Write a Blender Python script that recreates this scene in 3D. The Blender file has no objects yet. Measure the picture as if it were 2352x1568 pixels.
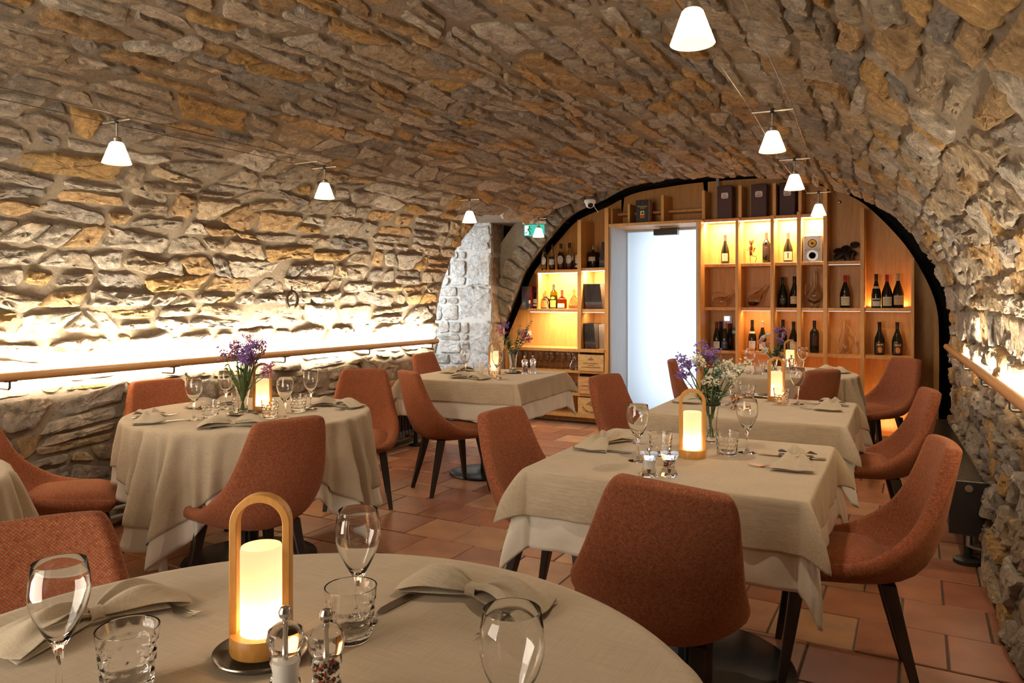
import bpy, bmesh, math, random
from math import sin, cos, pi, radians as rad, hypot
from mathutils import Vector, Matrix, noise as mnoise

SC = bpy.context.scene
COL = SC.collection
RND = random.Random(7)

# ------------------------------------------------------------------ camera, world, exposure, large lights
CAM_H = 1.32
YAW = rad(28.785)
cam_data = bpy.data.cameras.new('camera')
cam_data.sensor_width = 36.0
cam_data.lens = 1700 / 2352 * 36
cam_data.shift_y = -(784 - 690) / 2352
cam_data.clip_start = 0.02
cam = bpy.data.objects.new('camera', cam_data)
cam.location = (0, 0, CAM_H)
cam.rotation_euler = (pi / 2, 0, YAW)
COL.objects.link(cam)
SC.camera = cam
SC.view_settings.view_transform = 'Standard'
SC.view_settings.look = 'None'
SC.view_settings.gamma = 1.0
SC.view_settings.exposure = 0.1
SC.view_settings.use_curve_mapping = False

world = bpy.data.worlds.new('world')
SC.world = world
world.use_nodes = True
world.node_tree.nodes['Background'].inputs[0].default_value = (0.75, 0.85, 1.0, 1)
world.node_tree.nodes['Background'].inputs[1].default_value = 0.03


def area(name, loc, size, power, color, direction, size_y=None, spread=180):
    d = bpy.data.lights.new(name, 'AREA')
    d.energy = power
    d.color = color
    d.shape = 'RECTANGLE' if size_y else 'SQUARE'
    d.size = size
    if size_y:
        d.size_y = size_y
    d.spread = rad(spread)
    o = bpy.data.objects.new(name, d)
    o.location = loc
    v = Vector(direction)
    o.rotation_euler = v.to_track_quat('-Z', 'Y').to_euler()
    COL.objects.link(o)
    return o


def point(name, loc, power, color, radius=0.02):
    d = bpy.data.lights.new(name, 'POINT')
    d.energy = power
    d.color = color
    d.shadow_soft_size = radius
    o = bpy.data.objects.new(name, d)
    o.location = loc
    COL.objects.link(o)
    return o


WARM = (1.0, 0.72, 0.42)
WARM2 = (1.0, 0.80, 0.55)
LEDW = (1.0, 0.87, 0.66)
DAY = (0.86, 0.93, 1.0)
# added fill lights behind the camera, brightening the vault and the near tables
area('vault_fill_light', (-1.9, -0.8, 1.0), 1.6, 78, (1.0, 0.87, 0.70), (0.05, 0.75, 0.66))
area('hall_lamp', (-2.6, -0.9, 2.2), 0.8, 26, (1.0, 0.86, 0.70), (0.15, 0.8, -0.35))
# daylight through the frosted door and through the window in the left embrasure
area('door_daylight', (-2.2, 8.25, 1.25), 1.0, 17, DAY, (0.0, -1, 0.0), 2.3)
area('window_daylight', (-5.25, 6.45, 1.45), 0.9, 42, (0.80, 0.90, 1.0), (0.93, 0.30, -0.1), 1.3)

# ------------------------------------------------------------------ object helpers
def link(o):
    COL.objects.link(o)
    return o


def tag(o, label=None, cat=None, group=None, kind=None):
    if label: o['label'] = label
    if cat: o['category'] = cat
    if group: o['group'] = group
    if kind: o['kind'] = kind
    return o


def thing(name, label, cat, loc=(0, 0, 0), rz=0.0, group=None):
    o = bpy.data.objects.new(name, None)
    o.empty_display_size = 0.05
    o.location = loc
    o.rotation_euler = (0, 0, rz)
    link(o)
    return tag(o, label, cat, group)


KIDS = {}


def kids(o):
    return KIDS.get(o.name, [])


def adopt(c, p):
    c.parent = p
    KIDS.setdefault(p.name, []).append(c)


def copy_tree(o, parent=None):
    c = o.copy()
    link(c)
    if parent is not None:
        adopt(c, parent)
    for k in kids(o):
        copy_tree(k, c)
    return c


def clone(proto, loc, rz=0.0, label=None, group=None, scale=None):
    c = copy_tree(proto)
    c.location = loc
    c.rotation_euler = (0, 0, rz)
    if scale: c.scale = scale
    if label: c['label'] = label
    if group: c['group'] = group
    return c


class Protos:
    """first use moves the prototype itself, later uses copy it"""
    def __init__(self):
        self.used = set()

    def put(self, proto, loc, rz, label, group=None, cat=None):
        if proto.name in self.used:
            c = clone(proto, loc, rz, label, group)
        else:
            self.used.add(proto.name)
            c = proto
            c.location = loc
            c.rotation_euler = (0, 0, rz)
            c['label'] = label
            if group: c['group'] = group
        return c


PUT = Protos().put


class MB:
    def __init__(self):
        self.v = []; self.f = []; self.m = []; self.uv = {}

    def add(self, vs, fs, mi=0):
        b = len(self.v)
        self.v += [tuple(p) for p in vs]
        for f in fs:
            self.f.append(tuple(b + i for i in f)); self.m.append(mi)
        return b

    def box(self, c, s, mi=0, rot=None):
        hx, hy, hz = s[0] / 2, s[1] / 2, s[2] / 2
        vs = [Vector((x, y, z)) for x in (-hx, hx) for y in (-hy, hy) for z in (-hz, hz)]
        if rot is not None:
            vs = [rot @ p for p in vs]
        c = Vector(c)
        self.add([p + c for p in vs], [(0, 1, 3, 2), (4, 6, 7, 5), (0, 4, 5, 1), (2, 3, 7, 6), (0, 2, 6, 4), (1, 5, 7, 3)], mi)
        return self

    def box2(self, x0, x1, y0, y1, z0, z1, mi=0):
        return self.box(((x0 + x1) / 2, (y0 + y1) / 2, (z0 + z1) / 2), (x1 - x0, y1 - y0, z1 - z0), mi)

    def lathe(self, prof, n=24, mi=0, c=(0, 0, 0), closed=False, caps=True):
        vs = []; fs = []
        for r, z in prof:
            for i in range(n):
                a = 2 * pi * i / n
                vs.append((c[0] + r * cos(a), c[1] + r * sin(a), c[2] + z))
        k = len(prof)
        for j in range(k if closed else k - 1):
            j2 = (j + 1) % k
            for i in range(n):
                i2 = (i + 1) % n
                fs.append((j * n + i, j * n + i2, j2 * n + i2, j2 * n + i))
        if caps and not closed:
            if prof[0][0] > 1e-5: fs.append(tuple(range(n - 1, -1, -1)))
            if prof[-1][0] > 1e-5: fs.append(tuple((k - 1) * n + i for i in range(n)))
        self.add(vs, fs, mi)
        return self

    def tube(self, pts, r, n=8, mi=0, caps=True):
        pts = [Vector(p) for p in pts]
        rs = r if isinstance(r, (list, tuple)) else [r] * len(pts)
        vs = []; fs = []
        t0 = (pts[1] - pts[0]).normalized()
        up = Vector((0, 0, 1)) if abs(t0.z) < 0.9 else Vector((1, 0, 0))
        nrm = (up - t0 * up.dot(t0)).normalized()
        for k, p in enumerate(pts):
            a = pts[max(k - 1, 0)]; b = pts[min(k + 1, len(pts) - 1)]
            t = (b - a)
            t = t.normalized() if t.length > 1e-9 else t0
            nrm = (nrm - t * nrm.dot(t))
            nrm = nrm.normalized() if nrm.length > 1e-6 else t.orthogonal().normalized()
            bn = t.cross(nrm)
            for i in range(n):
                an = 2 * pi * i / n
                vs.append(p + (nrm * cos(an) + bn * sin(an)) * rs[k])
        for k in range(len(pts) - 1):
            for i in range(n):
                i2 = (i + 1) % n
                fs.append((k * n + i, k * n + i2, (k + 1) * n + i2, (k + 1) * n + i))
        if caps:
            fs.append(tuple(range(n - 1, -1, -1)))
            fs.append(tuple((len(pts) - 1) * n + i for i in range(n)))
        self.add(vs, fs, mi)
        return self

    def grid(self, rows, mi=0, closed=False):
        """rows: list of lists of points"""
        n = len(rows[0]); vs = [p for r in rows for p in r]; fs = []
        for j in range(len(rows) - 1):
            for i in range(n if closed else n - 1):
                i2 = (i + 1) % n
                fs.append((j * n + i, j * n + i2, (j + 1) * n + i2, (j + 1) * n + i))
        self.add(vs, fs, mi)
        return self

    def poly_prism(self, pts, y0, y1, mi=0):
        """polygon in xz extruded in y"""
        n = len(pts)
        vs = [(x, y0, z) for x, z in pts] + [(x, y1, z) for x, z in pts]
        fs = [tuple(range(n)), tuple(range(2 * n - 1, n - 1, -1))]
        for i in range(n):
            j = (i + 1) % n
            fs.append((i, i + n, j + n, j))
        self.add(vs, fs, mi)
        return self

    def mesh(self, name, mats, smooth=True, angle=40, fix=True):
        me = bpy.data.meshes.new(name)
        me.from_pydata([tuple(p) for p in self.v], [], self.f)
        if not isinstance(mats, (list, tuple)): mats = [mats]
        for m in mats: me.materials.append(m)
        if len(mats) > 1: me.polygons.foreach_set('material_index', self.m)
        if fix:
            bm = bmesh.new(); bm.from_mesh(me)
            bmesh.ops.recalc_face_normals(bm, faces=bm.faces)
            bm.to_mesh(me); bm.free()
        if smooth:
            me.polygons.foreach_set('use_smooth', [True] * len(me.polygons))
            me.set_sharp_from_angle(angle=rad(angle))
        me.update()
        return me

    def build(self, name, mats, parent=None, loc=None, smooth=True, angle=40, fix=True):
        o = bpy.data.objects.new(name, self.mesh(name, mats, smooth, angle, fix))
        link(o)
        if parent is not None: adopt(o, parent)
        if loc is not None: o.location = loc
        return o


def finish_mods(o):
    """apply the modifiers of a mesh object"""
    dg = bpy.context.evaluated_depsgraph_get()
    ev = o.evaluated_get(dg)
    me = bpy.data.meshes.new_from_object(ev)
    old = o.data
    o.modifiers.clear()
    o.data = me
    me.name = old.name
    bpy.data.meshes.remove(old)
    return o


def bevel(o, w, seg=2):
    m = o.modifiers.new('b', 'BEVEL'); m.width = w; m.segments = seg; m.limit_method = 'ANGLE'
    return finish_mods(o)


def text(name, body, size, mat, parent, loc, rot, align='CENTER', ext=0.0004):
    c = bpy.data.curves.new(name, 'FONT')
    c.body = body; c.size = size; c.align_x = align; c.align_y = 'CENTER'; c.extrude = ext
    c.resolution_u = 3
    c.materials.append(mat)
    tmp = bpy.data.objects.new('tmp', c)
    link(tmp)
    bpy.context.view_layer.update()
    me = bpy.data.meshes.new_from_object(tmp.evaluated_get(bpy.context.evaluated_depsgraph_get()))
    bpy.data.objects.remove(tmp)
    me.name = name
    o = bpy.data.objects.new(name, me)
    o.location = loc; o.rotation_euler = rot
    link(o)
    if parent is not None: adopt(o, parent)
    return o


ORD = 'first second third fourth fifth sixth seventh eighth ninth tenth eleventh twelfth thirteenth fourteenth fifteenth sixteenth seventeenth eighteenth nineteenth twentieth'.split()

# ------------------------------------------------------------------ materials
class NT:
    def __init__(self, name):
        self.m = bpy.data.materials.new(name)
        self.m.use_nodes = True
        self.t = self.m.node_tree
        self.b = self.t.nodes['Principled BSDF']
        self.out = self.t.nodes['Material Output']

    def n(self, kind, **kw):
        nd = self.t.nodes.new(kind)
        for k, v in kw.items(): setattr(nd, k, v)
        return nd

    def l(self, a, b):
        self.t.links.new(a, b)

    def coord(self, out='Object', scale=(1, 1, 1)):
        c = self.n('ShaderNodeTexCoord'); mp = self.n('ShaderNodeMapping')
        mp.inputs['Scale'].default_value = scale
        self.l(c.outputs[out], mp.inputs['Vector'])
        return mp.outputs[0]

    def noise(self, vec, scale, detail=4, rough=0.55):
        x = self.n('ShaderNodeTexNoise')
        x.inputs['Scale'].default_value = scale; x.inputs['Detail'].default_value = detail; x.inputs['Roughness'].default_value = rough
        if vec is not None: self.l(vec, x.inputs['Vector'])
        return x

    def ramp(self, fac, stops):
        r = self.n('ShaderNodeValToRGB')
        while len(r.color_ramp.elements) < len(stops): r.color_ramp.elements.new(0.5)
        for e, (p, c) in zip(r.color_ramp.elements, stops):
            e.position = p; e.color = (*c, 1) if len(c) == 3 else c
        self.l(fac, r.inputs[0])
        return r.outputs[0]

    def mix(self, fac, a, b, mode='MIX'):
        x = self.n('ShaderNodeMix', data_type='RGBA', blend_type=mode)
        for sock, val in ((x.inputs['Factor'], fac), (x.inputs[6], a), (x.inputs[7], b)):
            if isinstance(val, (int, float)): sock.default_value = val
            elif isinstance(val, tuple): sock.default_value = (*val, 1) if len(val) == 3 else val
            else: self.l(val, sock)
        return x.outputs[2]

    def math(self, op, a, b=0.0):
        x = self.n('ShaderNodeMath', operation=op)
        for i, val in enumerate((a, b)):
            if isinstance(val, (int, float)): x.inputs[i].default_value = val
            else: self.l(val, x.inputs[i])
        return x.outputs[0]

    def bump(self, h, strength, dist):
        x = self.n('ShaderNodeBump')
        x.inputs['Strength'].default_value = strength; x.inputs['Distance'].default_value = dist
        self.l(h, x.inputs['Height'])
        self.l(x.outputs[0], self.b.inputs['Normal'])

    def set(self, color=None, rough=None, metal=None, spec=None):
        if color is not None:
            if isinstance(color, tuple): self.b.inputs['Base Color'].default_value = (*color, 1)
            else: self.l(color, self.b.inputs['Base Color'])
        if rough is not None: self.b.inputs['Roughness'].default_value = rough
        if metal is not None: self.b.inputs['Metallic'].default_value = metal
        if spec is not None: self.b.inputs['Specular IOR Level'].default_value = spec
        return self


MATS = {}


def plain(name, color, rough=0.5, metal=0.0, spec=None, var=0.06, vscale=30):
    if name in MATS: return MATS[name]
    t = NT(name)
    vec = t.coord()
    nz = t.noise(vec, vscale, 3)
    lo = tuple(max(0, c * (1 - var)) for c in color); hi = tuple(min(1, c * (1 + var)) for c in color)
    t.set(t.ramp(nz.outputs['Fac'], [(0.3, lo), (0.7, hi)]), rough, metal, spec)
    MATS[name] = t.m
    return t.m


def emit(name, color, strength):
    t = NT(name)
    e = t.n('ShaderNodeEmission')
    e.inputs[0].default_value = (*color, 1); e.inputs[1].default_value = strength
    t.l(e.outputs[0], t.out.inputs['Surface'])
    return t.m


def glass(name, color=(1, 1, 1), rough=0.0, ior=1.45, bump=None):
    t = NT(name)
    g = t.n('ShaderNodeBsdfGlass')
    g.inputs['Color'].default_value = (*color, 1); g.inputs['Roughness'].default_value = rough; g.inputs['IOR'].default_value = ior
    if bump:
        vec = t.coord()
        vo = t.n('ShaderNodeTexVoronoi'); vo.inputs['Scale'].default_value = bump[0]
        t.l(vec, vo.inputs['Vector'])
        bp = t.n('ShaderNodeBump'); bp.inputs['Strength'].default_value = bump[1]; bp.inputs['Distance'].default_value = bump[2]
        t.l(vo.outputs['Distance'], bp.inputs['Height'])
        t.l(bp.outputs[0], g.inputs['Normal'])
    t.l(g.outputs[0], t.out.inputs['Surface'])
    return t.m


def wood(name, dark, light, scale=(1, 1, 1), rough=0.45, fine=1.0):
    t = NT(name)
    vec = t.coord('Object', scale)
    a = t.noise(vec, 6 * fine, 5, 0.6)
    b = t.noise(vec, 40 * fine, 3, 0.6)
    fac = t.math('ADD', t.math('MULTIPLY', a.outputs['Fac'], 0.6), t.math('MULTIPLY', b.outputs['Fac'], 0.4))
    t.set(t.ramp(fac, [(0.35, dark), (0.65, light)]), rough)
    t.bump(b.outputs['Fac'], 0.15, 0.001)
    return t.m


M_OAK = wood('oak_veneer', (0.56, 0.265, 0.068), (0.75, 0.39, 0.12), (6, 6, 0.5), 0.42)
M_RAIL = wood('rail_wood', (0.34, 0.17, 0.065), (0.46, 0.25, 0.10), (8, 0.6, 8), 0.35)
M_BAMBOO = wood('bamboo', (0.48, 0.215, 0.042), (0.63, 0.31, 0.075), (10, 10, 1.5), 0.4)
M_CRATE = wood('pine_crate', (0.52, 0.27, 0.075), (0.80, 0.52, 0.20), (1.2, 6, 9), 0.55, 0.7)
M_CRATE2 = wood('pine_crate_streaked', (0.36, 0.12, 0.03), (0.78, 0.48, 0.18), (0.7, 6, 10), 0.55, 0.6)
M_GREYWOOD = wood('grey_jamb', (0.50, 0.48, 0.45), (0.60, 0.58, 0.55), (8, 8, 0.5), 0.5)
M_WENGE = plain('wenge', (0.018, 0.011, 0.009), 0.4)
M_BLACK = plain('black_metal', (0.012, 0.012, 0.013), 0.45)
M_BLACKGLOSS = plain('black_gloss', (0.008, 0.008, 0.009), 0.22)
M_STEEL = plain('steel', (0.62, 0.60, 0.57), 0.22, 1.0, var=0.02)
M_DARKSTEEL = plain('dark_steel', (0.30, 0.27, 0.23), 0.25, 1.0, var=0.04)
M_BRUSHED = plain('brushed_metal', (0.55, 0.52, 0.48), 0.38, 1.0, var=0.04)
M_PIPE = plain('grey_pipe', (0.32, 0.30, 0.28), 0.5)
M_GLASS = glass('clear_glass')
M_TUMBLER = glass('dimpled_glass', (1, 1, 0.985), bump=(75, 0.55, 0.004))
M_CUT = glass('cut_glass', (0.98, 1, 0.99), bump=(60, 0.4, 0.004))
M_ACRYL = glass('acrylic', (1, 1, 1), 0.0, 1.4)
M_WHITE = plain('white_plastic', (0.75, 0.75, 0.73), 0.4)
M_INK = plain('ink', (0.03, 0.02, 0.015), 0.6)
M_INKRED = plain('ink_red', (0.35, 0.03, 0.02), 0.6)
M_GOLD = plain('gold_print', (0.62, 0.42, 0.14), 0.4, 0.3)
M_PAPER = plain('paper_label', (0.66, 0.58, 0.43), 0.7)
M_PAPERW = plain('white_label', (0.74, 0.72, 0.66), 0.7)


def linen(name, lo, hi, thread=1.0):
    t = NT(name)
    vec = t.coord('Object', (1, 1, 1))
    w1 = t.noise(t.coord('Object', (3, 220, 60)), 3, 3, 0.6)
    w2 = t.noise(t.coord('Object', (220, 3, 60)), 3, 3, 0.6)
    soft = t.noise(vec, 9, 3)
    fac = t.math('ADD', t.math('MULTIPLY', w1.outputs['Fac'], 0.45), t.math('MULTIPLY', w2.outputs['Fac'], 0.35))
    fac = t.math('ADD', fac, t.math('MULTIPLY', soft.outputs['Fac'], 0.2))
    t.set(t.ramp(fac, [(0.36, lo), (0.64, hi)]), 0.85, spec=0.15)
    t.b.inputs['Sheen Weight'].default_value = 0.15
    t.bump(fac, 0.25 * thread, 0.001)
    return t.m


M_LINEN = linen('beige_linen', (0.36, 0.29, 0.205), (0.50, 0.415, 0.305))
M_UNDER = linen('white_cotton', (0.60, 0.55, 0.47), (0.68, 0.63, 0.55), 0.4)
M_NAPKIN = linen('napkin_linen', (0.36, 0.295, 0.21), (0.51, 0.43, 0.32))


def fabric():
    t = NT('terracotta_weave')
    uv = t.n('ShaderNodeUVMap')
    sep = t.n('ShaderNodeSeparateXYZ')
    t.l(uv.outputs[0], sep.inputs[0])
    per = 2 * pi / 0.0078
    su = t.math('SINE', t.math('MULTIPLY', sep.outputs[0], per))
    sv = t.math('SINE', t.math('MULTIPLY', sep.outputs[1], per))
    pr = t.math('MULTIPLY', su, sv)
    fac = t.n('ShaderNodeMapRange'); fac.inputs[1].default_value = -0.25; fac.inputs[2].default_value = 0.25
    t.l(pr, fac.inputs[0])
    nz = t.noise(t.coord('Object'), 120, 2)
    gap = t.ramp(nz.outputs['Fac'], [(0.30, (0.10, 0.05, 0.028)), (0.70, (0.27, 0.16, 0.085))])
    big = t.noise(t.coord('Object'), 5, 3)
    knot = t.ramp(big.outputs['Fac'], [(0.3, (0.26, 0.043, 0.014)), (0.7, (0.335, 0.064, 0.022))])
    t.set(t.mix(fac.outputs[0], gap, knot), 0.85, spec=0.15)
    t.b.inputs['Sheen Weight'].default_value = 0.12
    t.b.inputs['Sheen Tint'].default_value = (1, 0.6, 0.4, 1)
    t.bump(fac.outputs[0], 0.5, 0.0012)
    return t.m


M_FABRIC = fabric()


def stone_mat(name):
    t = NT(name)
    at = t.n('ShaderNodeAttribute', attribute_name='tint')
    vec = t.coord('Object', (1, 1, 1))
    a = t.noise(vec, 5.5, 6, 0.65)
    b = t.noise(vec, 21, 8, 0.72); b.inputs['Distortion'].default_value = 0.9
    c = t.noise(vec, 90, 4, 0.7)
    ochre = t.ramp(a.outputs['Fac'], [(0.52, (0, 0, 0)), (0.68, (1, 1, 1))])
    col = t.mix(t.math('MULTIPLY', ochre, 0.38), at.outputs['Color'], (0.47, 0.26, 0.085))
    dk = t.ramp(b.outputs['Fac'], [(0.28, (0.36, 0.33, 0.30)), (0.43, (0.84, 0.82, 0.80)), (0.58, (1.10, 1.08, 1.05)), (0.72, (1.42, 1.38, 1.32))])
    col = t.mix(1.0, col, dk, 'MULTIPLY')
    t.set(col, 0.92, spec=0.15)
    vo = t.n('ShaderNodeTexVoronoi', feature='F1'); vo.inputs['Scale'].default_value = 17
    t.l(t.mix(0.16, vec, b.outputs['Color']), vo.inputs['Vector'])
    vo2 = t.n('ShaderNodeTexVoronoi', feature='F1'); vo2.inputs['Scale'].default_value = 45
    t.l(t.mix(0.10, vec, b.outputs['Color']), vo2.inputs['Vector'])
    h = t.math('ADD', t.math('MULTIPLY', vo.outputs['Distance'], 0.8), t.math('MULTIPLY', vo2.outputs['Distance'], 0.35))
    h = t.math('ADD', h, t.math('MULTIPLY', b.outputs['Fac'], 0.9))
    h = t.math('ADD', h, t.math('MULTIPLY', c.outputs['Fac'], 0.2))
    t.bump(h, 1.0, 0.019)
    return t.m


M_STONE = stone_mat('limestone')


def mortar_mat(name, lo, hi):
    t = NT(name)
    vec = t.coord()
    a = t.noise(vec, 3, 5); b = t.noise(vec, 55, 5, 0.7)
    fac = t.math('ADD', t.math('MULTIPLY', a.outputs['Fac'], 0.6), t.math('MULTIPLY', b.outputs['Fac'], 0.4))
    t.set(t.ramp(fac, [(0.35, lo), (0.65, hi)]), 0.95, spec=0.1)
    t.bump(b.outputs['Fac'], 0.6, 0.008)
    return t.m


M_MORTAR = mortar_mat('lime_mortar', (0.155, 0.118, 0.083), (0.26, 0.21, 0.153))
M_PALEMORTAR = mortar_mat('pale_mortar', (0.42, 0.39, 0.34), (0.58, 0.54, 0.48))
M_SHADEROCK = mortar_mat('shaded_rock', (0.010, 0.0095, 0.009), (0.028, 0.026, 0.023))  # shade of the recess and arch gap put into a near-black colour
M_GROUT = mortar_mat('grout', (0.07, 0.055, 0.04), (0.13, 0.10, 0.075))


def tile_mat():
    t = NT('terracotta_tile')
    at = t.n('ShaderNodeAttribute', attribute_name='tint')
    oi = t.n('ShaderNodeObjectInfo')
    base = t.ramp(oi.outputs['Random'], [(0.0, (0.22, 0.085, 0.045)), (0.3, (0.30, 0.125, 0.065)), (0.55, (0.26, 0.10, 0.055)), (0.72, (0.35, 0.165, 0.09)), (0.86, (0.42, 0.255, 0.135)), (1.0, (0.24, 0.10, 0.065))])
    vec = t.coord()
    a = t.noise(vec, 6, 5); b = t.noise(t.coord('Object', (1, 2.4, 1)), 60, 4, 0.7)
    var = t.ramp(a.outputs['Fac'], [(0.3, (0.78, 0.78, 0.78)), (0.7, (1.22, 1.2, 1.15))])
    pit = t.ramp(b.outputs['Fac'], [(0.27, (0.35, 0.33, 0.3)), (0.34, (1, 1, 1))])
    col = t.mix(1.0, t.mix(1.0, base, var, 'MULTIPLY'), pit, 'MULTIPLY')
    t.set(col, 0.36, spec=0.45)
    t.bump(t.math('ADD', t.math('MULTIPLY', b.outputs['Fac'], 0.5), a.outputs['Fac']), 0.25, 0.004)
    return t.m


M_TILE = tile_mat()

# ------------------------------------------------------------------ the vaulted room
XL, XR0, ZS, RISE, VN = -4.145, 0.255, 0.85, 1.65, 2.5
XC = (XL + XR0) / 2
HALF = (XR0 - XL) / 2
Y_BACK = 7.0            # end of the stone vault
Y_NEAR = -2.6
OPEN0, OPEN1, OPEN_Z = 5.97, 7.03, 2.15   # window embrasure in the left wall


def _profile():
    pts = [(XL, z) for z in [i * 0.05 for i in range(17)]]
    N = 240
    for i in range(N + 1):
        a = pi - pi * i / N
        c, s = cos(a), sin(a)
        x = XC + HALF * math.copysign(abs(c) ** (2 / VN), c)
        z = ZS + RISE * abs(s) ** (2 / VN)
        pts.append((x, z))
    pts += [(XR0, z) for z in [ZS - 0.05 - i * 0.05 for i in range(17)]]
    out = [pts[0]]
    for p in pts[1:]:
        if hypot(p[0] - out[-1][0], p[1] - out[-1][1]) > 1e-6: out.append(p)
    return out


PROF = _profile()
ARC = [0.0]
for _a, _b in zip(PROF, PROF[1:]):
    ARC.append(ARC[-1] + hypot(_b[0] - _a[0], _b[1] - _a[1]))
ARCL = ARC[-1]
import bisect


def prof_at(s):
    s = min(max(s, 0.0), ARCL)
    i = min(max(bisect.bisect_right(ARC, s) - 1, 0), len(PROF) - 2)
    t = (s - ARC[i]) / (ARC[i + 1] - ARC[i])
    a, b = PROF[i], PROF[i + 1]
    dx, dz = b[0] - a[0], b[1] - a[1]
    L = hypot(dx, dz)
    return a[0] + dx * t, a[1] + dz * t, dz / L, -dx / L


def kright(y):
    return 1 + (0.05 * (6.5 - max(y, 0.5)) if y < 6.5 else 0) / HALF


def surf(y, s, h=0.0):
    """point on the vault, h metres inwards"""
    # averaged normal keeps the offset smooth
    x, z, _, _ = prof_at(s)
    x0, z0, _, _ = prof_at(s - 0.08); x1, z1, _, _ = prof_at(s + 0.08)
    dx, dz = x1 - x0, z1 - z0
    L = hypot(dx, dz)
    nx, nz = dz / L, -dx / L
    if x > XC: x = XC + (x - XC) * kright(y)
    n1 = mnoise.noise(Vector((y * 0.8, s * 0.8, 3.1))) * 0.02
    foot = 0.0
    if x > 0 and z < 0.5: foot = 0.09 * (1 - z / 0.5)
    hh = h + n1 + foot
    return Vector((x + nx * hh, y, z + nz * hh))


def s_of_z_left(z):
    for i, (x, zz) in enumerate(PROF):
        if zz >= z: return ARC[i]
    return ARCL


S_OPEN = s_of_z_left(OPEN_Z)
S_L = s_of_z_left(1.10)
S_R = ARCL - S_L
F_, R_ = Vector((-sin(YAW), cos(YAW), 0)), Vector((cos(YAW), sin(YAW), 0))


def cam_uvd(p):
    d = p.dot(F_)
    if d < 0.05: return None
    return 1176 + 1700 * p.dot(R_) / d, 690 - 1700 * (p[2] - CAM_H) / d, d


def visible_score(p, areap):
    q = cam_uvd(p)
    if q is None: return 0
    u, v, d = q
    if u < -40 or u > 2400 or v < -40 or v > 1610: return 0
    return areap / (d * d)


STONE_COLS = [(0.54, 0.45, 0.345), (0.48, 0.385, 0.28), (0.58, 0.505, 0.41), (0.45, 0.38, 0.30), (0.54, 0.42, 0.28), (0.58, 0.37, 0.16), (0.42, 0.365, 0.31), (0.60, 0.53, 0.44), (0.54, 0.36, 0.19), (0.36, 0.32, 0.28)]


def facet(q, k):
    """piecewise plane relief: each cell of a noise lattice gets a slope of its own, like chipped stone"""
    p0 = mnoise.voronoi(q)[1][0]
    g = Vector((mnoise.noise(p0 * 7.7 + Vector((k, 0, 0))), mnoise.noise(p0 * 7.7 + Vector((0, k + 5, 0))), 0))
    return (q - p0).dot(g) * 1.6 + 0.5 * mnoise.noise(p0 * 5.3)


def stone_geo(outline, relief, seed, mapper, rings=7):
    """outline: list of (y,s).  returns verts, faces"""
    rr = random.Random(seed)
    cy = sum(p[0] for p in outline) / len(outline); cs = sum(p[1] for p in outline) / len(outline)
    n = len(outline)
    off = Vector((rr.uniform(0, 50), rr.uniform(0, 50), rr.uniform(0, 50)))
    tilt = (rr.uniform(-0.10, 0.10), rr.uniform(-0.20, 0.20))
    prof = [(1.0, -0.022), (0.985, 0.35), (0.94, 0.8), (0.80, 0.95), (0.60, 1.0), (0.38, 1.02), (0.18, 1.03)][:rings]
    vs = []

    def height(py, ps):
        q = Vector((py * 13, ps * 20, 0)) + off
        f1 = facet(q, 1.0)
        q2 = q * 2.3
        return f1 * 0.9 + facet(q2, 3.0) * 0.45 + 0.35 * mnoise.noise(q * 1.7)
    for k, (t, hh) in enumerate(prof):
        for (y, s) in outline:
            py = cy + (y - cy) * t; ps = cs + (s - cs) * t
            if k == 0:
                h = -0.022
            else:
                h = relief * hh + (0.007 + 0.38 * relief) * height(py, ps) * (1.0 if k > 1 else 0.5) + (tilt[0] * (py - cy) + tilt[1] * (ps - cs)) * (0.7 if k > 1 else 0.4)
                h = max(h, -0.004)
            vs.append(mapper(py, ps, h))
    vs.append(mapper(cy, cs, relief + (0.007 + 0.38 * relief) * height(cy, cs)))
    fs = []
    K = len(prof)
    for k in range(K - 1):
        for i in range(n):
            j = (i + 1) % n
            fs.append((k * n + i, k * n + j, (k + 1) * n + j, (k + 1) * n + i))
    c = K * n
    for i in range(n):
        fs.append(((K - 1) * n + i, (K - 1) * n + (i + 1) % n, c))
    return vs, fs


def outline_from_quad(q, gap, rr, per_long):
    """q: 4 corners (y,s) ccw; shrunk by the joint, corners knocked off, edges uneven"""
    cy = sum(p[0] for p in q) / 4; cs = sum(p[1] for p in q) / 4
    pts = []
    for i in range(4):
        a, b = q[i], q[(i + 1) % 4]
        L = hypot(b[0] - a[0], b[1] - a[1])
        m = max(2, int(round(L / per_long)))
        for k in range(m):
            t = k / m
            pts.append([a[0] + (b[0] - a[0]) * t, a[1] + (b[1] - a[1]) * t])
    hy = max(abs(p[0] - cy) for p in pts); hs = max(abs(p[1] - cs) for p in pts)
    for p in pts:
        p[0] = cy + (p[0] - cy) * max(0.3, 1 - gap / hy); p[1] = cs + (p[1] - cs) * max(0.3, 1 - gap / hs)
    for _ in range(1):
        pts = [[(pts[i - 1][j] + 2 * pts[i][j] + pts[(i + 1) % len(pts)][j]) / 4 for j in (0, 1)] for i in range(len(pts))]
    off = rr.uniform(0, 90)
    for p in pts:
        nz = mnoise.noise(Vector((p[0] * 12, p[1] * 12, off))) * 0.55 + mnoise.noise(Vector((p[0] * 34, p[1] * 34, off))) * 0.4
        f = 1 + nz * 0.30 - 0.03
        p[0] = cy + (p[0] - cy) * f; p[1] = cs + (p[1] - cs) * f
    return pts


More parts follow.
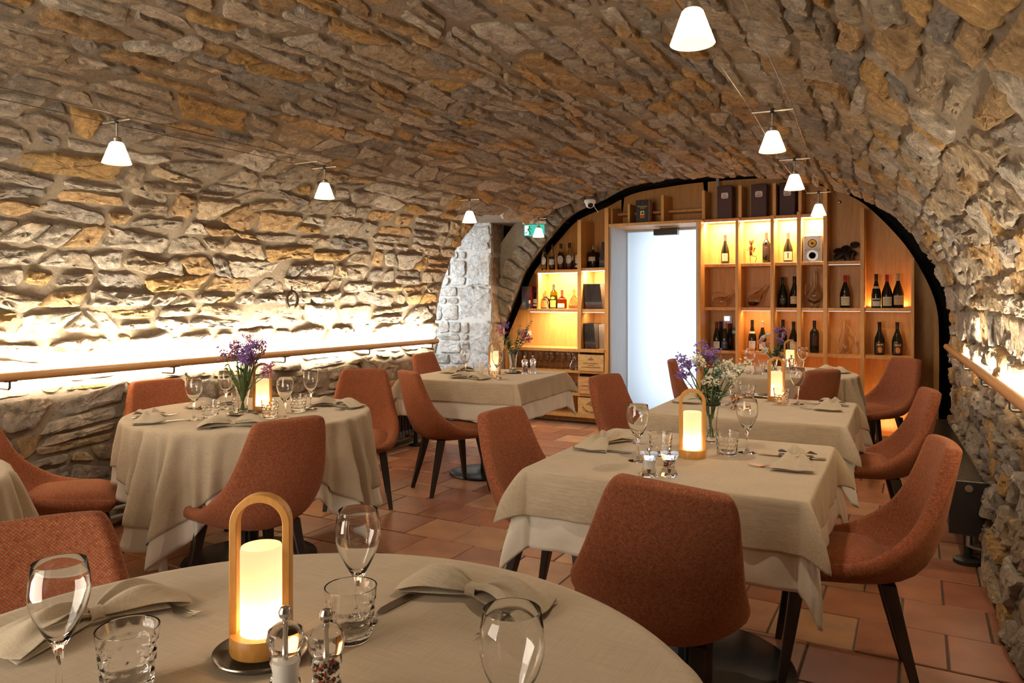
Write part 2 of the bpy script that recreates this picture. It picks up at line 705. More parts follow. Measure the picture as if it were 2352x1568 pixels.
def make_mesh(name, vs, fs, tints, mat, angle=32):
    me = bpy.data.meshes.new(name)
    me.from_pydata([tuple(v) for v in vs], [], fs)
    me.materials.append(mat)
    at = me.attributes.new('tint', 'FLOAT_COLOR', 'POINT')
    at.data.foreach_set('color', [c for t in tints for c in (t[0], t[1], t[2], 1)])
    me.polygons.foreach_set('use_smooth', [True] * len(me.polygons))
    me.set_sharp_from_angle(angle=rad(angle))
    me.update()
    return me


def rubble(regions):
    """stone courses over the whole vault; regions = [(s0, s1, parent, relief)]"""
    rr = random.Random(21)
    stones = {i: [] for i in range(len(regions))}
    s = 0.02
    ci = 0
    while s < ARCL - 0.03:
        hc = rr.uniform(0.09, 0.19)
        if s + hc > ARCL - 0.05: hc = ARCL - 0.01 - s
        s0, s1 = s, s + hc
        y = 0.35 + rr.uniform(0, 0.2)
        yend = OPEN0 - 0.0 if (s0 + s1) / 2 < S_OPEN else Y_BACK

        def wv(yy, sb, idx):
            return sb + 0.045 * mnoise.noise(Vector((yy * 1.6, idx * 3.7, 0.5))) + 0.028 * mnoise.noise(Vector((yy * 4.5, idx * 2.9, 7)))
        sl = rr.uniform(-0.02, 0.02)
        while y < yend - 0.03:
            L = rr.choice([0.13, 0.18, 0.22, 0.26, 0.30, 0.36, 0.46]) * rr.uniform(0.85, 1.15) * (0.75 + hc * 2.2)
            if y + L > yend - 0.10: L = yend - y
            y2 = y + L
            sl2 = rr.uniform(-0.07, 0.07) * (hc / 0.14)
            q = [(y - sl, wv(y, s0, ci)), (y2 - sl2, wv(y2, s0, ci)), (y2 + sl2, wv(y2, s1, ci + 1)), (y + sl, wv(y, s1, ci + 1))]
            sc = (s0 + s1) / 2
            ri = next(i for i, r in enumerate(regions) if r[0] <= sc < r[1])
            if hc > 0.125 and L > 0.16 and rr.random() < 0.35:
                f = rr.uniform(0.4, 0.6)
                ml = (q[0][0] * (1 - f) + q[3][0] * f, q[0][1] * (1 - f) + q[3][1] * f); mr = (q[1][0] * (1 - f) + q[2][0] * f, q[1][1] * (1 - f) + q[2][1] * f)
                stones[ri].append([q[0], q[1], mr, ml]); stones[ri].append([ml, mr, q[2], q[3]])
            elif L > 0.26 and rr.random() < 0.14:
                f = rr.uniform(0.4, 0.6)
                a = (q[0][0] * (1 - f) + q[1][0] * f, q[0][1] * (1 - f) + q[1][1] * f); b = (q[3][0] * (1 - f) + q[2][0] * f, q[3][1] * (1 - f) + q[2][1] * f)
                stones[ri].append([q[0], a, b, q[3]]); stones[ri].append([a, q[1], q[2], b])
            else:
                stones[ri].append(q)
            y = y2; sl = sl2
        s = s1; ci += 1
    seed = 0
    for ri, (ra, rb, parent, relief) in enumerate(regions):
        items = []
        for q in stones[ri]:
            cy = sum(p[0] for p in q) / 4; cs = sum(p[1] for p in q) / 4
            ar = abs(sum(q[i][0] * q[(i + 1) % 4][1] - q[(i + 1) % 4][0] * q[i][1] for i in range(4))) / 2
            items.append((visible_score(surf(cy, cs), ar), q, cy))
        items.sort(key=lambda t: -t[0])
        bv, bf, bt = [], [], []
        cnt = 0
        for rank, (sc, q, cy) in enumerate(items):
            seed += 1
            rs = random.Random(seed * 13 + 5)
            near = sc > 0
            cy_s = sum(p[1] for p in q) / 4
            ol = outline_from_quad(q, (rs.choice([0.008, 0.012, 0.016, 0.022]) if cy_s < ARCL * 0.62 else rs.choice([0.004, 0.007, 0.010, 0.016])), rs, 0.026 if (near and cy < 4.6) else 0.04)
            if rs.random() < 0.8:
                an = rs.gauss(0, 0.10); my = sum(p[0] for p in ol) / len(ol); ms_ = sum(p[1] for p in ol) / len(ol)
                ol = [[my + (p[0] - my) * cos(an) - (p[1] - ms_) * sin(an), ms_ + (p[0] - my) * sin(an) + (p[1] - ms_) * cos(an)] for p in ol]
            rl = relief * rs.choice([0.5, 0.75, 0.9, 1.1, 1.5])
            vs, fs = stone_geo(ol, rl, seed, lambda y, s, h: surf(y, s, h))
            b = rs.uniform(0.82, 1.15)
            c = rs.choice(STONE_COLS)
            t = tuple(x * b for x in c)
            if near and cnt < 297:
                o = bpy.data.objects.new('stone', make_mesh('stone', vs, fs, [t] * len(vs), M_STONE))
                link(o); adopt(o, parent); cnt += 1
            else:
                k = len(bv)
                bv += vs; bf += [tuple(i + k for i in f) for f in fs]; bt += [t] * len(vs)
        if bv:
            o = bpy.data.objects.new('far_stones', make_mesh('far_stones', bv, bf, bt, M_STONE))
            link(o); adopt(o, parent); o['kind'] = 'stuff'


def mortar_sheet(name, s0, s1):
    rows = []
    ny = 150
    ns = max(6, int((s1 - s0) / 0.045))
    vs, fs = [], []
    ys = [Y_NEAR + (Y_BACK - Y_NEAR) * i / ny for i in range(ny + 1)]
    k0 = min(range(len(ys)), key=lambda i: abs(ys[i] - OPEN0)); ys[k0] = OPEN0
    ss = [s0 + (s1 - s0) * j / ns for j in range(ns + 1)]
    if s0 < S_OPEN < s1:
        kj = min(range(len(ss)), key=lambda i: abs(ss[i] - S_OPEN)); ss[kj] = S_OPEN
    for y in ys:
        for s in ss:
            h = 0.000 + 0.010 * mnoise.noise(Vector((y * 7, s * 7, 1))) + 0.006 * mnoise.noise(Vector((y * 21, s * 21, 5)))
            vs.append(surf(y, s, h))
    m = len(ss)
    for i in range(ny):
        for j in range(m - 1):
            if ys[i] >= OPEN0 - 1e-6 and (ss[j] + ss[j + 1]) / 2 < S_OPEN: continue
            fs.append((i * m + j, (i + 1) * m + j, (i + 1) * m + j + 1, i * m + j + 1))
    mb = MB(); mb.add(vs, fs)
    o = mb.build(name, M_MORTAR, fix=False, angle=60)
    tag(o, kind='structure')
    return o


W_L = mortar_sheet('wall_left', 0.0, S_L)
CEIL = mortar_sheet('ceiling', S_L, S_R)
W_R = mortar_sheet('wall_right', S_R, ARCL)
rubble([(0.0, S_L, W_L, 0.024), (S_L, S_R, CEIL, 0.018), (S_R, ARCL + 1, W_R, 0.030)])

# floor: grout bed and square terracotta tiles in running bond
fl = MB().box2(-5.6, 2.0, Y_NEAR, 8.6, -0.12, -0.006).build('floor', M_GROUT, smooth=False)
tag(fl, kind='structure')
TPX, TPY = 0.313, 0.3255
tm = MB()
g = 0.004
tm.box2(-TPX / 2 + g, TPX / 2 - g, -TPY / 2 + g, TPY / 2 - g, -0.02, 0.0)
tile_me = None
far_t = MB()
tiles = []
for r in range(-9, 15):
    yc = 3.88 + r * TPY
    for c in range(-8, 13):
        xc = -2.565 + c * TPX + (TPX / 2 if r % 2 else 0)
        if xc < -4.2 - TPX / 2 or xc > 0.62 or yc > 7.95 or yc < 0.2: continue
        if yc > 7.35 and not (-2.95 < xc < -1.8): continue
        p = Vector((xc, yc, 0))
        tiles.append((visible_score(p, 1.0), xc, yc))
tiles.sort(key=lambda t: -t[0])
proto_tile = tm.build('tile', M_TILE, smooth=False)
bevel(proto_tile, 0.003, 1)
tile_me = proto_tile.data
bpy.data.objects.remove(proto_tile)
for i, (sc, xc, yc) in enumerate(tiles):
    dz = RND.uniform(-0.0018, 0.0012)
    if i < 298 and sc > 0:
        o = bpy.data.objects.new('tile', tile_me)
        o.location = (xc, yc, dz)
        o.rotation_euler = (RND.uniform(-0.003, 0.003), RND.uniform(-0.003, 0.003), RND.uniform(-0.005, 0.005))
        link(o); adopt(o, fl)
    else:
        far_t.box2(xc - TPX / 2 + g, xc + TPX / 2 - g, yc - TPY / 2 + g, yc + TPY / 2 - g, -0.02, dz)
if far_t.v:
    o = far_t.build('far_tiles', M_TILE, fl, smooth=False)
    o['kind'] = 'stuff'

# end wall behind the camera
tag(MB().box2(-4.6, 1.2, Y_NEAR - 0.2, Y_NEAR, 0, 2.7).build('wall_front', M_MORTAR, smooth=False), kind='structure')

# recess behind the vault rim and back wall, shade painted as near-black rock
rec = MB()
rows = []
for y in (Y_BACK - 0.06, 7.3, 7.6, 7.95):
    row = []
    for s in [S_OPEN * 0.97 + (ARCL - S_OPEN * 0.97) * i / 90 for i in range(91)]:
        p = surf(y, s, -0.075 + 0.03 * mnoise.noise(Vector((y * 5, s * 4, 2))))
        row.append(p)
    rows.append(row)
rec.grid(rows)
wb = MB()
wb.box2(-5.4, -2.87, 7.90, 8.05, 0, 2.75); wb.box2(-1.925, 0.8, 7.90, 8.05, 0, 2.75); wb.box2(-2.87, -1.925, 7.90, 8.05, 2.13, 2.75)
W_B = wb.build('wall_back', M_SHADEROCK, smooth=False)
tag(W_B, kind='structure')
rec.build('recess_lining', M_SHADEROCK, W_B, fix=False)
# light box closing behind the door, so only daylight comes through the pane
hall = MB()
hall.box2(-3.05, -3.0, 8.05, 8.6, 0, 2.7); hall.box2(-1.75, -1.7, 8.05, 8.6, 0, 2.7); hall.box2(-3.05, -1.7, 8.05, 8.6, 2.6, 2.7); hall.box2(-3.05, -1.7, 8.55, 8.6, 0, 2.7)
hall.build('light_box_wall', M_WHITE, W_B, smooth=False)

# rough stones in the gap right of the shelving, tint darkened for its shade
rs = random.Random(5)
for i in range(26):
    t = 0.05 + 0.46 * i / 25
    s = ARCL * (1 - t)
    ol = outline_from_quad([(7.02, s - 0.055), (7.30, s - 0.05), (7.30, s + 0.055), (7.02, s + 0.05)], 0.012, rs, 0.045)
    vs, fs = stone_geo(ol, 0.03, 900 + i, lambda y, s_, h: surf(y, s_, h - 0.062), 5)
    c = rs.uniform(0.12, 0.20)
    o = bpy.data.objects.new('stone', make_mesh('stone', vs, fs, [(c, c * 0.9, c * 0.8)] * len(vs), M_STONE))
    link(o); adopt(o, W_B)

# embrasure: far jamb of dressed stone, pier, sill, soffit, window
PIER = MB()
PIER.box2(-5.45, -4.145, OPEN1 + 0.03, 7.35, 0, 2.6); PIER.box2(-5.45, -4.55, 7.35, 7.9, 0, 2.6)
W_P = PIER.build('wall_pier', M_PALEMORTAR, smooth=False)
tag(W_P, kind='structure')
emb = MB()
emb.box2(-5.45, -5.35, 5.2, OPEN1 + 0.03, 0, 0.95)        # below the window
emb.box2(-5.45, -5.35, 5.2, OPEN1 + 0.03, 2.1, 2.6)
emb.box2(-5.45, -4.22, OPEN0 - 0.12, OPEN0 - 0.02, 0, 2.6)     # near jamb
emb.box2(-5.45, -3.62, OPEN0 - 0.1, 7.9, OPEN_Z + 0.03, OPEN_Z + 0.12)    # soffit
o = emb.build('trim_1', M_MORTAR, smooth=False)
tag(o, kind='structure')
win = MB()
win.box2(-5.41, -5.38, OPEN0, OPEN1, 0.95, 1.0); win.box2(-5.41, -5.38, OPEN0, OPEN1, 2.05, 2.1)
win.box2(-5.41, -5.38, 5.9, 5.95, 0.95, 2.1); win.box2(-5.41, -5.38, 6.98, 7.03, 0.95, 2.1); win.box2(-5.41, -5.38, 6.46, 6.50, 0.95, 2.1)
o = win.build('window_1', M_OAK, smooth=False)
tag(o, kind='structure')


def wall_block(parent, q, relief, tint, seed, plane, per=0.05, gap=0.008):
    rs = random.Random(seed)
    ol = outline_from_quad(q, gap, rs, per)
    vs, fs = stone_geo(ol, relief, seed, plane)
    o = bpy.data.objects.new('stone', make_mesh('stone', vs, fs, [tint] * len(vs), M_STONE, 28))
    link(o); adopt(o, parent)


# jamb face (plane Y = OPEN1, looking towards the camera): a = X, b = Z
jp = lambda a, b, h: Vector((a, OPEN1 + 0.028 - h, b))
rs = random.Random(77)
z = 0.02
row = 0
while z < 2.2:
    if row % 2 == 0 or z < 1.0:
        quoin = rs.uniform(0.24, 0.33)
    else:
        quoin = rs.uniform(0.40, 0.48)
    hq = rs.uniform(0.26, 0.42)
    z2 = min(z + hq, 2.22)
    wc = rs.uniform(0.70, 0.80)
    wall_block(W_P, [(-4.142 - quoin, z), (-4.142, z), (-4.142, z2), (-4.142 - quoin, z2)], 0.014, (wc, wc * 0.95, wc * 0.88), 500 + row, jp, 0.03, 0.003)
    zz = z
    while zz < z2 - 0.04:
        h2 = min(rs.choice([0.08, 0.11, 0.15, 0.19]), z2 - zz)
        if z2 - zz - h2 < 0.05: h2 = z2 - zz
        x = -4.142 - quoin
        while x > -5.3:
            w = rs.choice([0.11, 0.16, 0.22, 0.32])
            wc = rs.uniform(0.58, 0.74)
            wall_block(W_P, [(x - w, zz), (x, zz), (x, zz + h2), (x - w, zz + h2)], 0.017, (wc, wc * 0.92, wc * 0.82), int(1000 + row * 50 + x * -20 + zz * 100), jp, 0.04, 0.006)
            x -= w
        zz += h2
    z = z2
    row += 1
# pier face looking into the room (plane X = -4.14): a = Y, b = Z
pp = lambda a, b, h: Vector((-4.145 + h, a, b))
z = 0.02
i = 0
while z < 2.3:
    h2 = rs.uniform(0.28, 0.42)
    c = rs.uniform(0.40, 0.52)
    wall_block(W_P, [(OPEN1 + 0.03, z), (7.34, z), (7.34, z + h2), (OPEN1 + 0.03, z + h2)], 0.014, (c, c * 0.82, c * 0.62), 700 + i, pp, 0.045, 0.005)
    z += h2; i += 1

# ------------------------------------------------------------------ shelving wall
YF, YS, YB = 7.34, 7.47, 7.72
OUT = [(-4.146, 0.775), (-4.005, 1.074), (-3.865, 1.375), (-3.729, 1.658), (-3.41, 2.008), (-3.204, 2.187), (-2.879, 2.308), (-2.591, 2.426), (-2.244, 2.468), (-1.934, 2.488), (-1.512, 2.49), (-1.19, 2.473), (-0.921, 2.411), (-0.715, 2.347), (-0.445, 2.199), (-0.168, 1.894), (0.0, 1.622), (0.131, 1.283), (0.154, 0.909), (0.150, 0.311), (0.148, 0.0)]
OUTB = [(x * YB / 7.33, CAM_H + (z - CAM_H) * YB / 7.33 if z > 0.3 else z) for x, z in OUT]


def arch_z(x, pts=OUTB):
    for (xa, za), (xb, zb) in zip(pts, pts[1:]):
        if xa <= x <= xb and xb > xa:
            return za + (zb - za) * (x - xa) / (xb - xa)
    return 0


def smooth_arch(pts, x0, x1, n=60):
    """catmull-rom along the outline, kept between x0 and x1"""
    res = []
    P = [pts[0]] + pts + [pts[-1]]
    for i in range(1, len(P) - 2):
        for k in range(6):
            t = k / 6
            a, b, c, d = P[i - 1], P[i], P[i + 1], P[i + 2]
            q = [0.5 * (2 * b[j] + (c[j] - a[j]) * t + (2 * a[j] - 5 * b[j] + 4 * c[j] - d[j]) * t * t + (3 * b[j] - a[j] - 3 * c[j] + d[j]) * t ** 3) for j in (0, 1)]
            if x0 <= q[0] <= x1: res.append(tuple(q))
    return res


SHELF = thing('shelving_wall', 'arched oak shelving wall filling the end of the vault, right of the frosted door', 'shelving', (-0.9, 7.5, 0))
SHELFL = thing('shelving_cabinet', 'oak shelving cabinet with bottles and magazines, left of the frosted door', 'shelving', (-3.5, 7.5, 0))


def part(name, mb, mat, root, smooth=False, bev=None):
    o = mb.build(name, mat, smooth=smooth)
    if bev: bevel(o, bev, 1)
    adopt(o, root)
    o.matrix_parent_inverse = Matrix.Translation(-Vector(root.location))
    return o


# back panels following the arch
pr = smooth_arch(OUTB, -1.92, 0.2)
pts = [(-1.92, 0.0), (-1.92, arch_z(-1.92))] + pr + [(0.155, 0.0)]
part('back_panel', MB().poly_prism(pts, YB, YB + 0.02), M_OAK, SHELF)
pl = smooth_arch(OUTB, -4.5, -2.87)
pts = [(-4.36, 0.0)] + pl + [(-2.87, arch_z(-2.87)), (-2.87, 0.0)]
part('back_panel', MB().poly_prism(pts, YB, YB + 0.02), M_OAK, SHELFL)
po = smooth_arch(OUTB, -2.868, -1.925)
pts = [(-2.868, 2.13)] + po + [(-1.925, 2.13)]
part('back_panel', MB().poly_prism(pts, YB, YB + 0.02), M_OAK, SHELF)

# right unit: uprights (x0, x1, front Y, top z)
UPR = [(-1.927, -1.895, 7.34, 2.125), (-1.563, -1.536, 7.36, 2.125), (-1.242, -1.212, 7.39, 2.135), (-1.012, -0.974, 7.44, 2.16), (-0.780, -0.744, 7.44, 2.37), (-0.465, -0.433, 7.44, 2.17), (-0.058, -0.034, 7.44, 1.70)]
for x0, x1, yf, zt in UPR:
    part('upright', MB().box2(x0, x1, yf, YB, 0, zt), M_OAK, SHELF, bev=0.002)
BAYS = [(UPR[i][1], UPR[i + 1][0]) for i in range(6)]
for i, (a, b) in enumerate(BAYS):
    ys = YS + (0.02 if i < 2 else 0)
    part('shelf', MB().box2(a, b, ys, YB, 1.222 if True else 0, 1.252), M_OAK, SHELF, bev=0.002)
    part('shelf', MB().box2(a, b, ys, YB, 0.792, 0.822), M_OAK, SHELF, bev=0.002)
    if i < 5: part('shelf', MB().box2(a, b, ys, YB, 1.655, 1.687), M_OAK, SHELF, bev=0.002)
    if i < 4:
        part('shelf', MB().box2(a, b, ys - 0.03, YB, 2.105, 2.135), M_OAK, SHELF, bev=0.002)
    part('shelf', MB().box2(a, b, ys, YB, 0.06, 0.10), M_OAK, SHELF, bev=0.002)
part('plinth', MB().box2(-1.927, 0.14, 7.55, YB, 0, 0.06), M_OAK, SHELF)
# uprights above the lit row
for x, zt in ((-1.915, 2.43), (-1.555, 2.455), (-1.232, 2.45), (-1.0, 2.41)):
    part('upright', MB().box2(x, x + 0.03, 7.46, YB, 2.137, zt), M_OAK, SHELF, bev=0.002)
# over the door: soffit board and boxes
part('soffit_board', MB().box2(-2.868, -1.928, 7.34, 7.86, 2.098, 2.128), M_OAK, SHELF, bev=0.002)
for x0, x1, zt in ((-2.868, -2.848, 2.30), (-2.68, -2.655, 2.335), (-2.32, -2.29, 2.405)):
    part('upright', MB().box2(x0, x1, 7.40, YB, 2.129, zt), M_OAK, SHELF, bev=0.002)
part('shelf', MB().box2(-2.848, -1.93, 7.56, YB, 2.235, 2.262), M_OAK, SHELF, bev=0.002)

LED_STRIP = emit('cabinet_led', (1.0, 0.86, 0.62), 14)
LED_DIM = emit('cabinet_led_dim', (1.0, 0.88, 0.75), 1.6)
YEL = (1.0, 0.80, 0.50)
for i in range(4):
    a, b = BAYS[i]
    part('led_strip', MB().box2(a + 0.005, b - 0.005, YS - 0.005, YS + 0.015, 2.100, 2.1045), LED_STRIP, SHELF)
    area('bay_light', ((a + b) / 2, YS + 0.02, 2.096), b - a - 0.03, 9, YEL, (0, 0.45, -1), 0.015)
for i in (1, 2, 3, 4, 5):
    a, b = BAYS[i]
    part('led_strip', MB().box2(a + 0.005, b - 0.005, YS + 0.022, YS + 0.03, 1.2185, 1.2215), LED_DIM, SHELF)
part('led_strip', MB().box2(BAYS[4][0] + 0.005, BAYS[4][1] - 0.005, YS + 0.022, YS + 0.03, 1.6515, 1.6545), LED_DIM, SHELF)
AMB = (1.0, 0.60, 0.26)
area('bay_light', (-1.39, YS + 0.05, 1.216), 0.25, 1.3, AMB, (0, 0.3, -1), 0.015)
area('bay_light', (-0.25, YB - 0.02, 1.262), 0.3, 2.2, AMB, (0, -0.05, 1), 0.015)
for i in (2, 3, 4, 5):
    a, b = BAYS[i]
    area('bay_light', ((a + b) / 2, YS + 0.05, 1.216), b - a - 0.04, 0.22, AMB, (0, 0.3, -1), 0.012)
for x in (-1.4, -0.86, -0.6, -0.25):
    area('plinth_light', (x, YS + 0.07, 0.125), 0.14, 1.5, AMB, (0, 0.25, 1), 0.02)

# left unit
part('side_panel', MB().box2(-4.12, -4.09, YF, YB, 0.06, 0.76), M_OAK, SHELFL)
part('upright', MB().box2(-3.229, -3.185, YF, YB, 0.80, 2.19), M_OAK, SHELFL, bev=0.002)
part('upright', MB().box2(-2.915, -2.871, YF, YB, 0.0, 2.30), M_OAK, SHELFL, bev=0.002)
part('upright', MB().box2(-3.25, -3.235, YF + 0.08, YB, 0.06, 0.76), M_OAK, SHELFL)
part('counter', MB().box2(-4.13, -2.915, YF - 0.01, YB, 0.765, 0.80), M_OAK, SHELFL, bev=0.002)
for x0, x1, z0, z1, yf in ((-3.87, -3.23, 1.195, 1.228, 7.40), (-3.185, -2.915, 1.195, 1.228, YF + .02), (-3.68, -3.23, 1.628, 1.662, 7.42), (-3.185, -2.915, 1.64, 1.672, YF + .02), (-4.09, -2.915, 0.535, 0.562, YF + .02), (-4.09, -2.915, 0.288, 0.316, YF + .02), (-4.09, -2.915, 0.06, 0.092, YF)):
    part('shelf', MB().box2(x0, x1, yf, YB, z0, z1), M_OAK, SHELFL, bev=0.002)
part('upright', MB().box2(-3.775, -3.755, 7.45, YB, 1.228, 1.63), M_OAK, SHELFL)
part('plinth', MB().box2(-4.09, -2.9, YF + 0.09, YB, 0, 0.06), M_OAK, SHELFL)
part('led_strip', MB().box2(-3.75, -3.235, 7.43, 7.45, 1.622, 1.6275), LED_STRIP, SHELFL)
part('led_strip', MB().box2(-3.18, -2.92, 7.38, 7.40, 1.634, 1.6395), LED_STRIP, SHELFL)
part('led_strip', MB().box2(-3.84, -3.235, 7.42, 7.432, 1.189, 1.1945), emit('cabinet_led_mid', (1.0, 0.86, 0.66), 5), SHELFL)
part('led_strip', MB().box2(-3.18, -2.92, 7.38, 7.392, 1.189, 1.1945), LED_DIM, SHELFL)
area('bay_light', (-3.49, 7.46, 1.62), 0.5, 12.0, YEL, (0, 0.4, -1), 0.015)
area('bay_light', (-3.05, 7.43, 1.63), 0.24, 7, YEL, (0, 0.4, -1), 0.015)
area('bay_light', (-3.53, 7.47, 1.185), 0.55, 7, YEL, (0, 0.35, -1), 0.015)
area('bay_light', (-3.05, 7.45, 1.185), 0.2, 0.8, YEL, (0, 0.35, -1), 0.015)

# door: frosted pane in a pale jamb
DOOR = MB()
DOOR.box2(-2.868, -2.848, 7.36, 7.9, 0, 2.098); DOOR.box2(-1.948, -1.928, 7.36, 7.9, 0, 2.098); DOOR.box2(-2.848, -1.948, 7.80, 7.9, 2.075, 2.098)
dj = DOOR.build('door_1', M_GREYWOOD, smooth=False)
tag(dj, kind='structure')
t = NT('frosted_glass')
tr = t.n('ShaderNodeBsdfTranslucent'); tr.inputs[0].default_value = (0.90, 0.95, 1.0, 1)
gl = t.n('ShaderNodeBsdfGlossy'); gl.inputs['Roughness'].default_value = 0.25
mx = t.n('ShaderNodeMixShader'); mx.inputs[0].default_value = 0.06
t.l(tr.outputs[0], mx.inputs[1]); t.l(gl.outputs[0], mx.inputs[2]); t.l(mx.outputs[0], t.out.inputs['Surface'])
MB().box2(-2.848, -1.948, 7.86, 7.861, 0.012, 2.075).build('pane', t.m, dj, smooth=False)
MB().box2(-2.85, -2.842, 7.84, 7.87, 0.012, 2.075).build('pane_edge', M_STEEL, dj, smooth=False)
dc = thing('door_closer', 'black door closer at the top of the frosted glass door', 'door closer', (-2.345, 7.66, 2.045))
b_ = MB().box((0, 0, 0), (0.255, 0.075, 0.062)).build('housing', M_BLACK, dc, smooth=False); bevel(b_, 0.004)
MB().box((0.03, 0.02, 0.036), (0.2, 0.05, 0.02)).build('slide_rail', M_BLACK, dc, smooth=False)
MB().box((0.128, 0, 0), (0.008, 0.07, 0.058)).build('end_cap', M_DARKSTEEL, dc, smooth=False)

# ------------------------------------------------------------------ chairs
def chair_proto():
    root = thing('dining_chair', 'x', 'chair')
    # centre line y, z, half width, edge raise dy, dz
    ctl = [(0.262, 0.385, 0.180, 0.0, 0.012), (0.245, 0.402, 0.203, 0.0, 0.026), (0.14, 0.408, 0.222, 0.01, 0.036), (0.0, 0.402, 0.231, 0.03, 0.056), (-0.12, 0.402, 0.232, 0.070, 0.080),
           (-0.195, 0.425, 0.224, 0.100, 0.092), (-0.235, 0.49, 0.212, 0.094, 0.056), (-0.258, 0.575, 0.197, 0.072, 0.020), (-0.276, 0.67, 0.182, 0.048, 0.004), (-0.292, 0.77, 0.166, 0.030, 0.0), (-0.302, 0.83, 0.154, 0.020, -0.003), (-0.305, 0.848, 0.136, 0.016, -0.005)]
    NU = 13
    rows = []; uvs = []
    dist = 0
    for k, (y, z, w, dy, dz) in enumerate(ctl):
        if k: dist += hypot(y - ctl[k - 1][0], z - ctl[k - 1][1])
        row = []
        for i in range(NU):
            u = -1 + 2 * i / (NU - 1)
            e = abs(u) ** 2.3
            row.append((1.05 * w * u * (1 - 0.06 * e), y + dy * e, z + dz * e))
            uvs.append((w * u, dist))
        rows.append(row)
    mb = MB().grid(rows)
    me = mb.mesh('shell', M_FABRIC, fix=False)
    uvl = me.uv_layers.new(name='UVMap')
    for lp in me.loops: uvl.data[lp.index].uv = uvs[lp.vertex_index]
    sh = bpy.data.objects.new('shell', me); link(sh); adopt(sh, root)
    # outward is down / back
    m = sh.modifiers.new('s', 'SOLIDIFY'); m.thickness = 0.054; m.offset = 1.0 if me.polygons[20].normal.z < 0 else -1.0
    m.use_even_offset = True
    m2 = sh.modifiers.new('u', 'SUBSURF'); m2.levels = 1; m2.render_levels = 1
    finish_mods(sh)
    # seat cushion
    rows = []; uvs = []
    for j in range(11):
        t = -1 + 2 * j / 10
        row = []
        for i in range(11):
            u = -1 + 2 * i / 10
            ax, ay = u, t
            f = math.sqrt(max(0.0, 1 - 0.5 * ay * ay)); g2 = math.sqrt(max(0.0, 1 - 0.5 * ax * ax))
            x, yy = ax * f, ay * g2
            x = 0.55 * ax + 0.45 * x * 1.02; yy = 0.55 * ay + 0.45 * yy * 1.02
            r = min(1, max(abs(ax), abs(ay)))
            zz = 0.405 + 0.052 * (1 - r ** 5) + 0.012 * (1 - r * r)
            wx = 0.222 - 0.012 * (yy + 1)
            row.append((x * wx, 0.045 + yy * 0.205, zz))
            uvs.append((x * wx, yy * 0.205))
        rows.append(row)
    me = MB().grid(rows).mesh('seat', M_FABRIC)
    uvl = me.uv_layers.new(name='UVMap')
    for lp in me.loops: uvl.data[lp.index].uv = uvs[lp.vertex_index]
    se = bpy.data.objects.new('seat', me); link(se); adopt(se, root)
    m2 = se.modifiers.new('u', 'SUBSURF'); m2.levels = 1; m2.render_levels = 1
    finish_mods(se)
    for o in (sh, se): o.data.polygons.foreach_set('use_smooth', [True] * len(o.data.polygons))
    for sx in (-1, 1):
        for top, bot in (((sx * 0.150, 0.155), (sx * 0.205, 0.215)), ((sx * 0.125, -0.125), (sx * 0.165, -0.215))):
            lb = MB()
            sq = []
            for (cx, cy), z, h in ((top, 0.372, 0.0235), (((top[0] * .55 + bot[0] * .45), (top[1] * .55 + bot[1] * .45)), 0.2, 0.0195), (bot, 0.0, 0.0125)):
                sq.append([(cx + dx * h, cy + dy * h, z) for dx, dy in ((-1, -1), (1, -1), (1, 1), (-1, 1))])
            lb.grid(sq, closed=True)
            lb.add(sq[0], [(3, 2, 1, 0)]); lb.add(sq[-1], [(0, 1, 2, 3)])
            o = lb.build('leg', M_WENGE, root, smooth=False)
            bevel(o, 0.004, 1)
    return root


CH = chair_proto()
CHAIRS = [  # x, y, facing (fx, fy), label
    (-3.48, 1.985, .62, .785, 'terracotta dining chair at the left edge, its broad seat facing the round table'),
    (-3.74, 2.80, .95, -.30, 'terracotta dining chair between the round table and the left wall, only its backrest showing'),
    (-3.22, 3.79, .59, -.81, 'terracotta dining chair on the far right of the round table, beside the left radiator'),
    (-2.545, 2.28, -.966, .26, 'terracotta dining chair with its back to the camera before the round table'),
    (-1.42, 0.77, .90, -.43, 'dark red woven chair in the bottom left corner, behind a big wine glass'),
    (-2.885, 4.35, .52, .85, 'terracotta dining chair in profile with four dark legs, before the table by the pier'),
    (-3.62, 5.50, 1.0, 0.02, 'terracotta dining chair behind the table by the pier, against the left wall'),
    (-1.305, 2.82, 1.0, -.09, 'terracotta dining chair on the left side of the nearest right-hand table'),
    (-1.475, 4.42, .97, -.24, 'terracotta dining chair in front of the frosted door, left of the middle right-hand table'),
    (-0.735, 2.11, -.25, .97, 'large orange-red woven chair back in the foreground, below the short mills'),
    (-0.235, 2.88, -.985, -.17, 'terracotta dining chair in side view on the right of the nearest right-hand table'),
    (-0.255, 4.53, -.98, -.19, 'terracotta dining chair on the right of the middle right-hand table, beside the right radiator'),
    (-0.32, 6.78, -.72, -.69, 'terracotta dining chair facing the camera in front of the shelving at the far right'),
    (-0.84, 5.73, -.82, .57, 'terracotta chair back standing between the middle and the rear right-hand tables'),
    (-1.45, 5.98, .96, .25, 'terracotta dining chair at the left of the rear table, next to the frosted door'),
]
for x, y, fx, fy, lab in CHAIRS:
    o = PUT(CH, (x, y, 0), math.atan2(-fx, fy), lab, 'terracotta dining chairs')
    if 'foreground' in lab:      # this one stands a little askew on the uneven tiles
        o.rotation_euler = (0, rad(8), math.atan2(-fx, fy)); o.location.z = 0.024

# ------------------------------------------------------------------ tables and cloths
TZ = 0.745


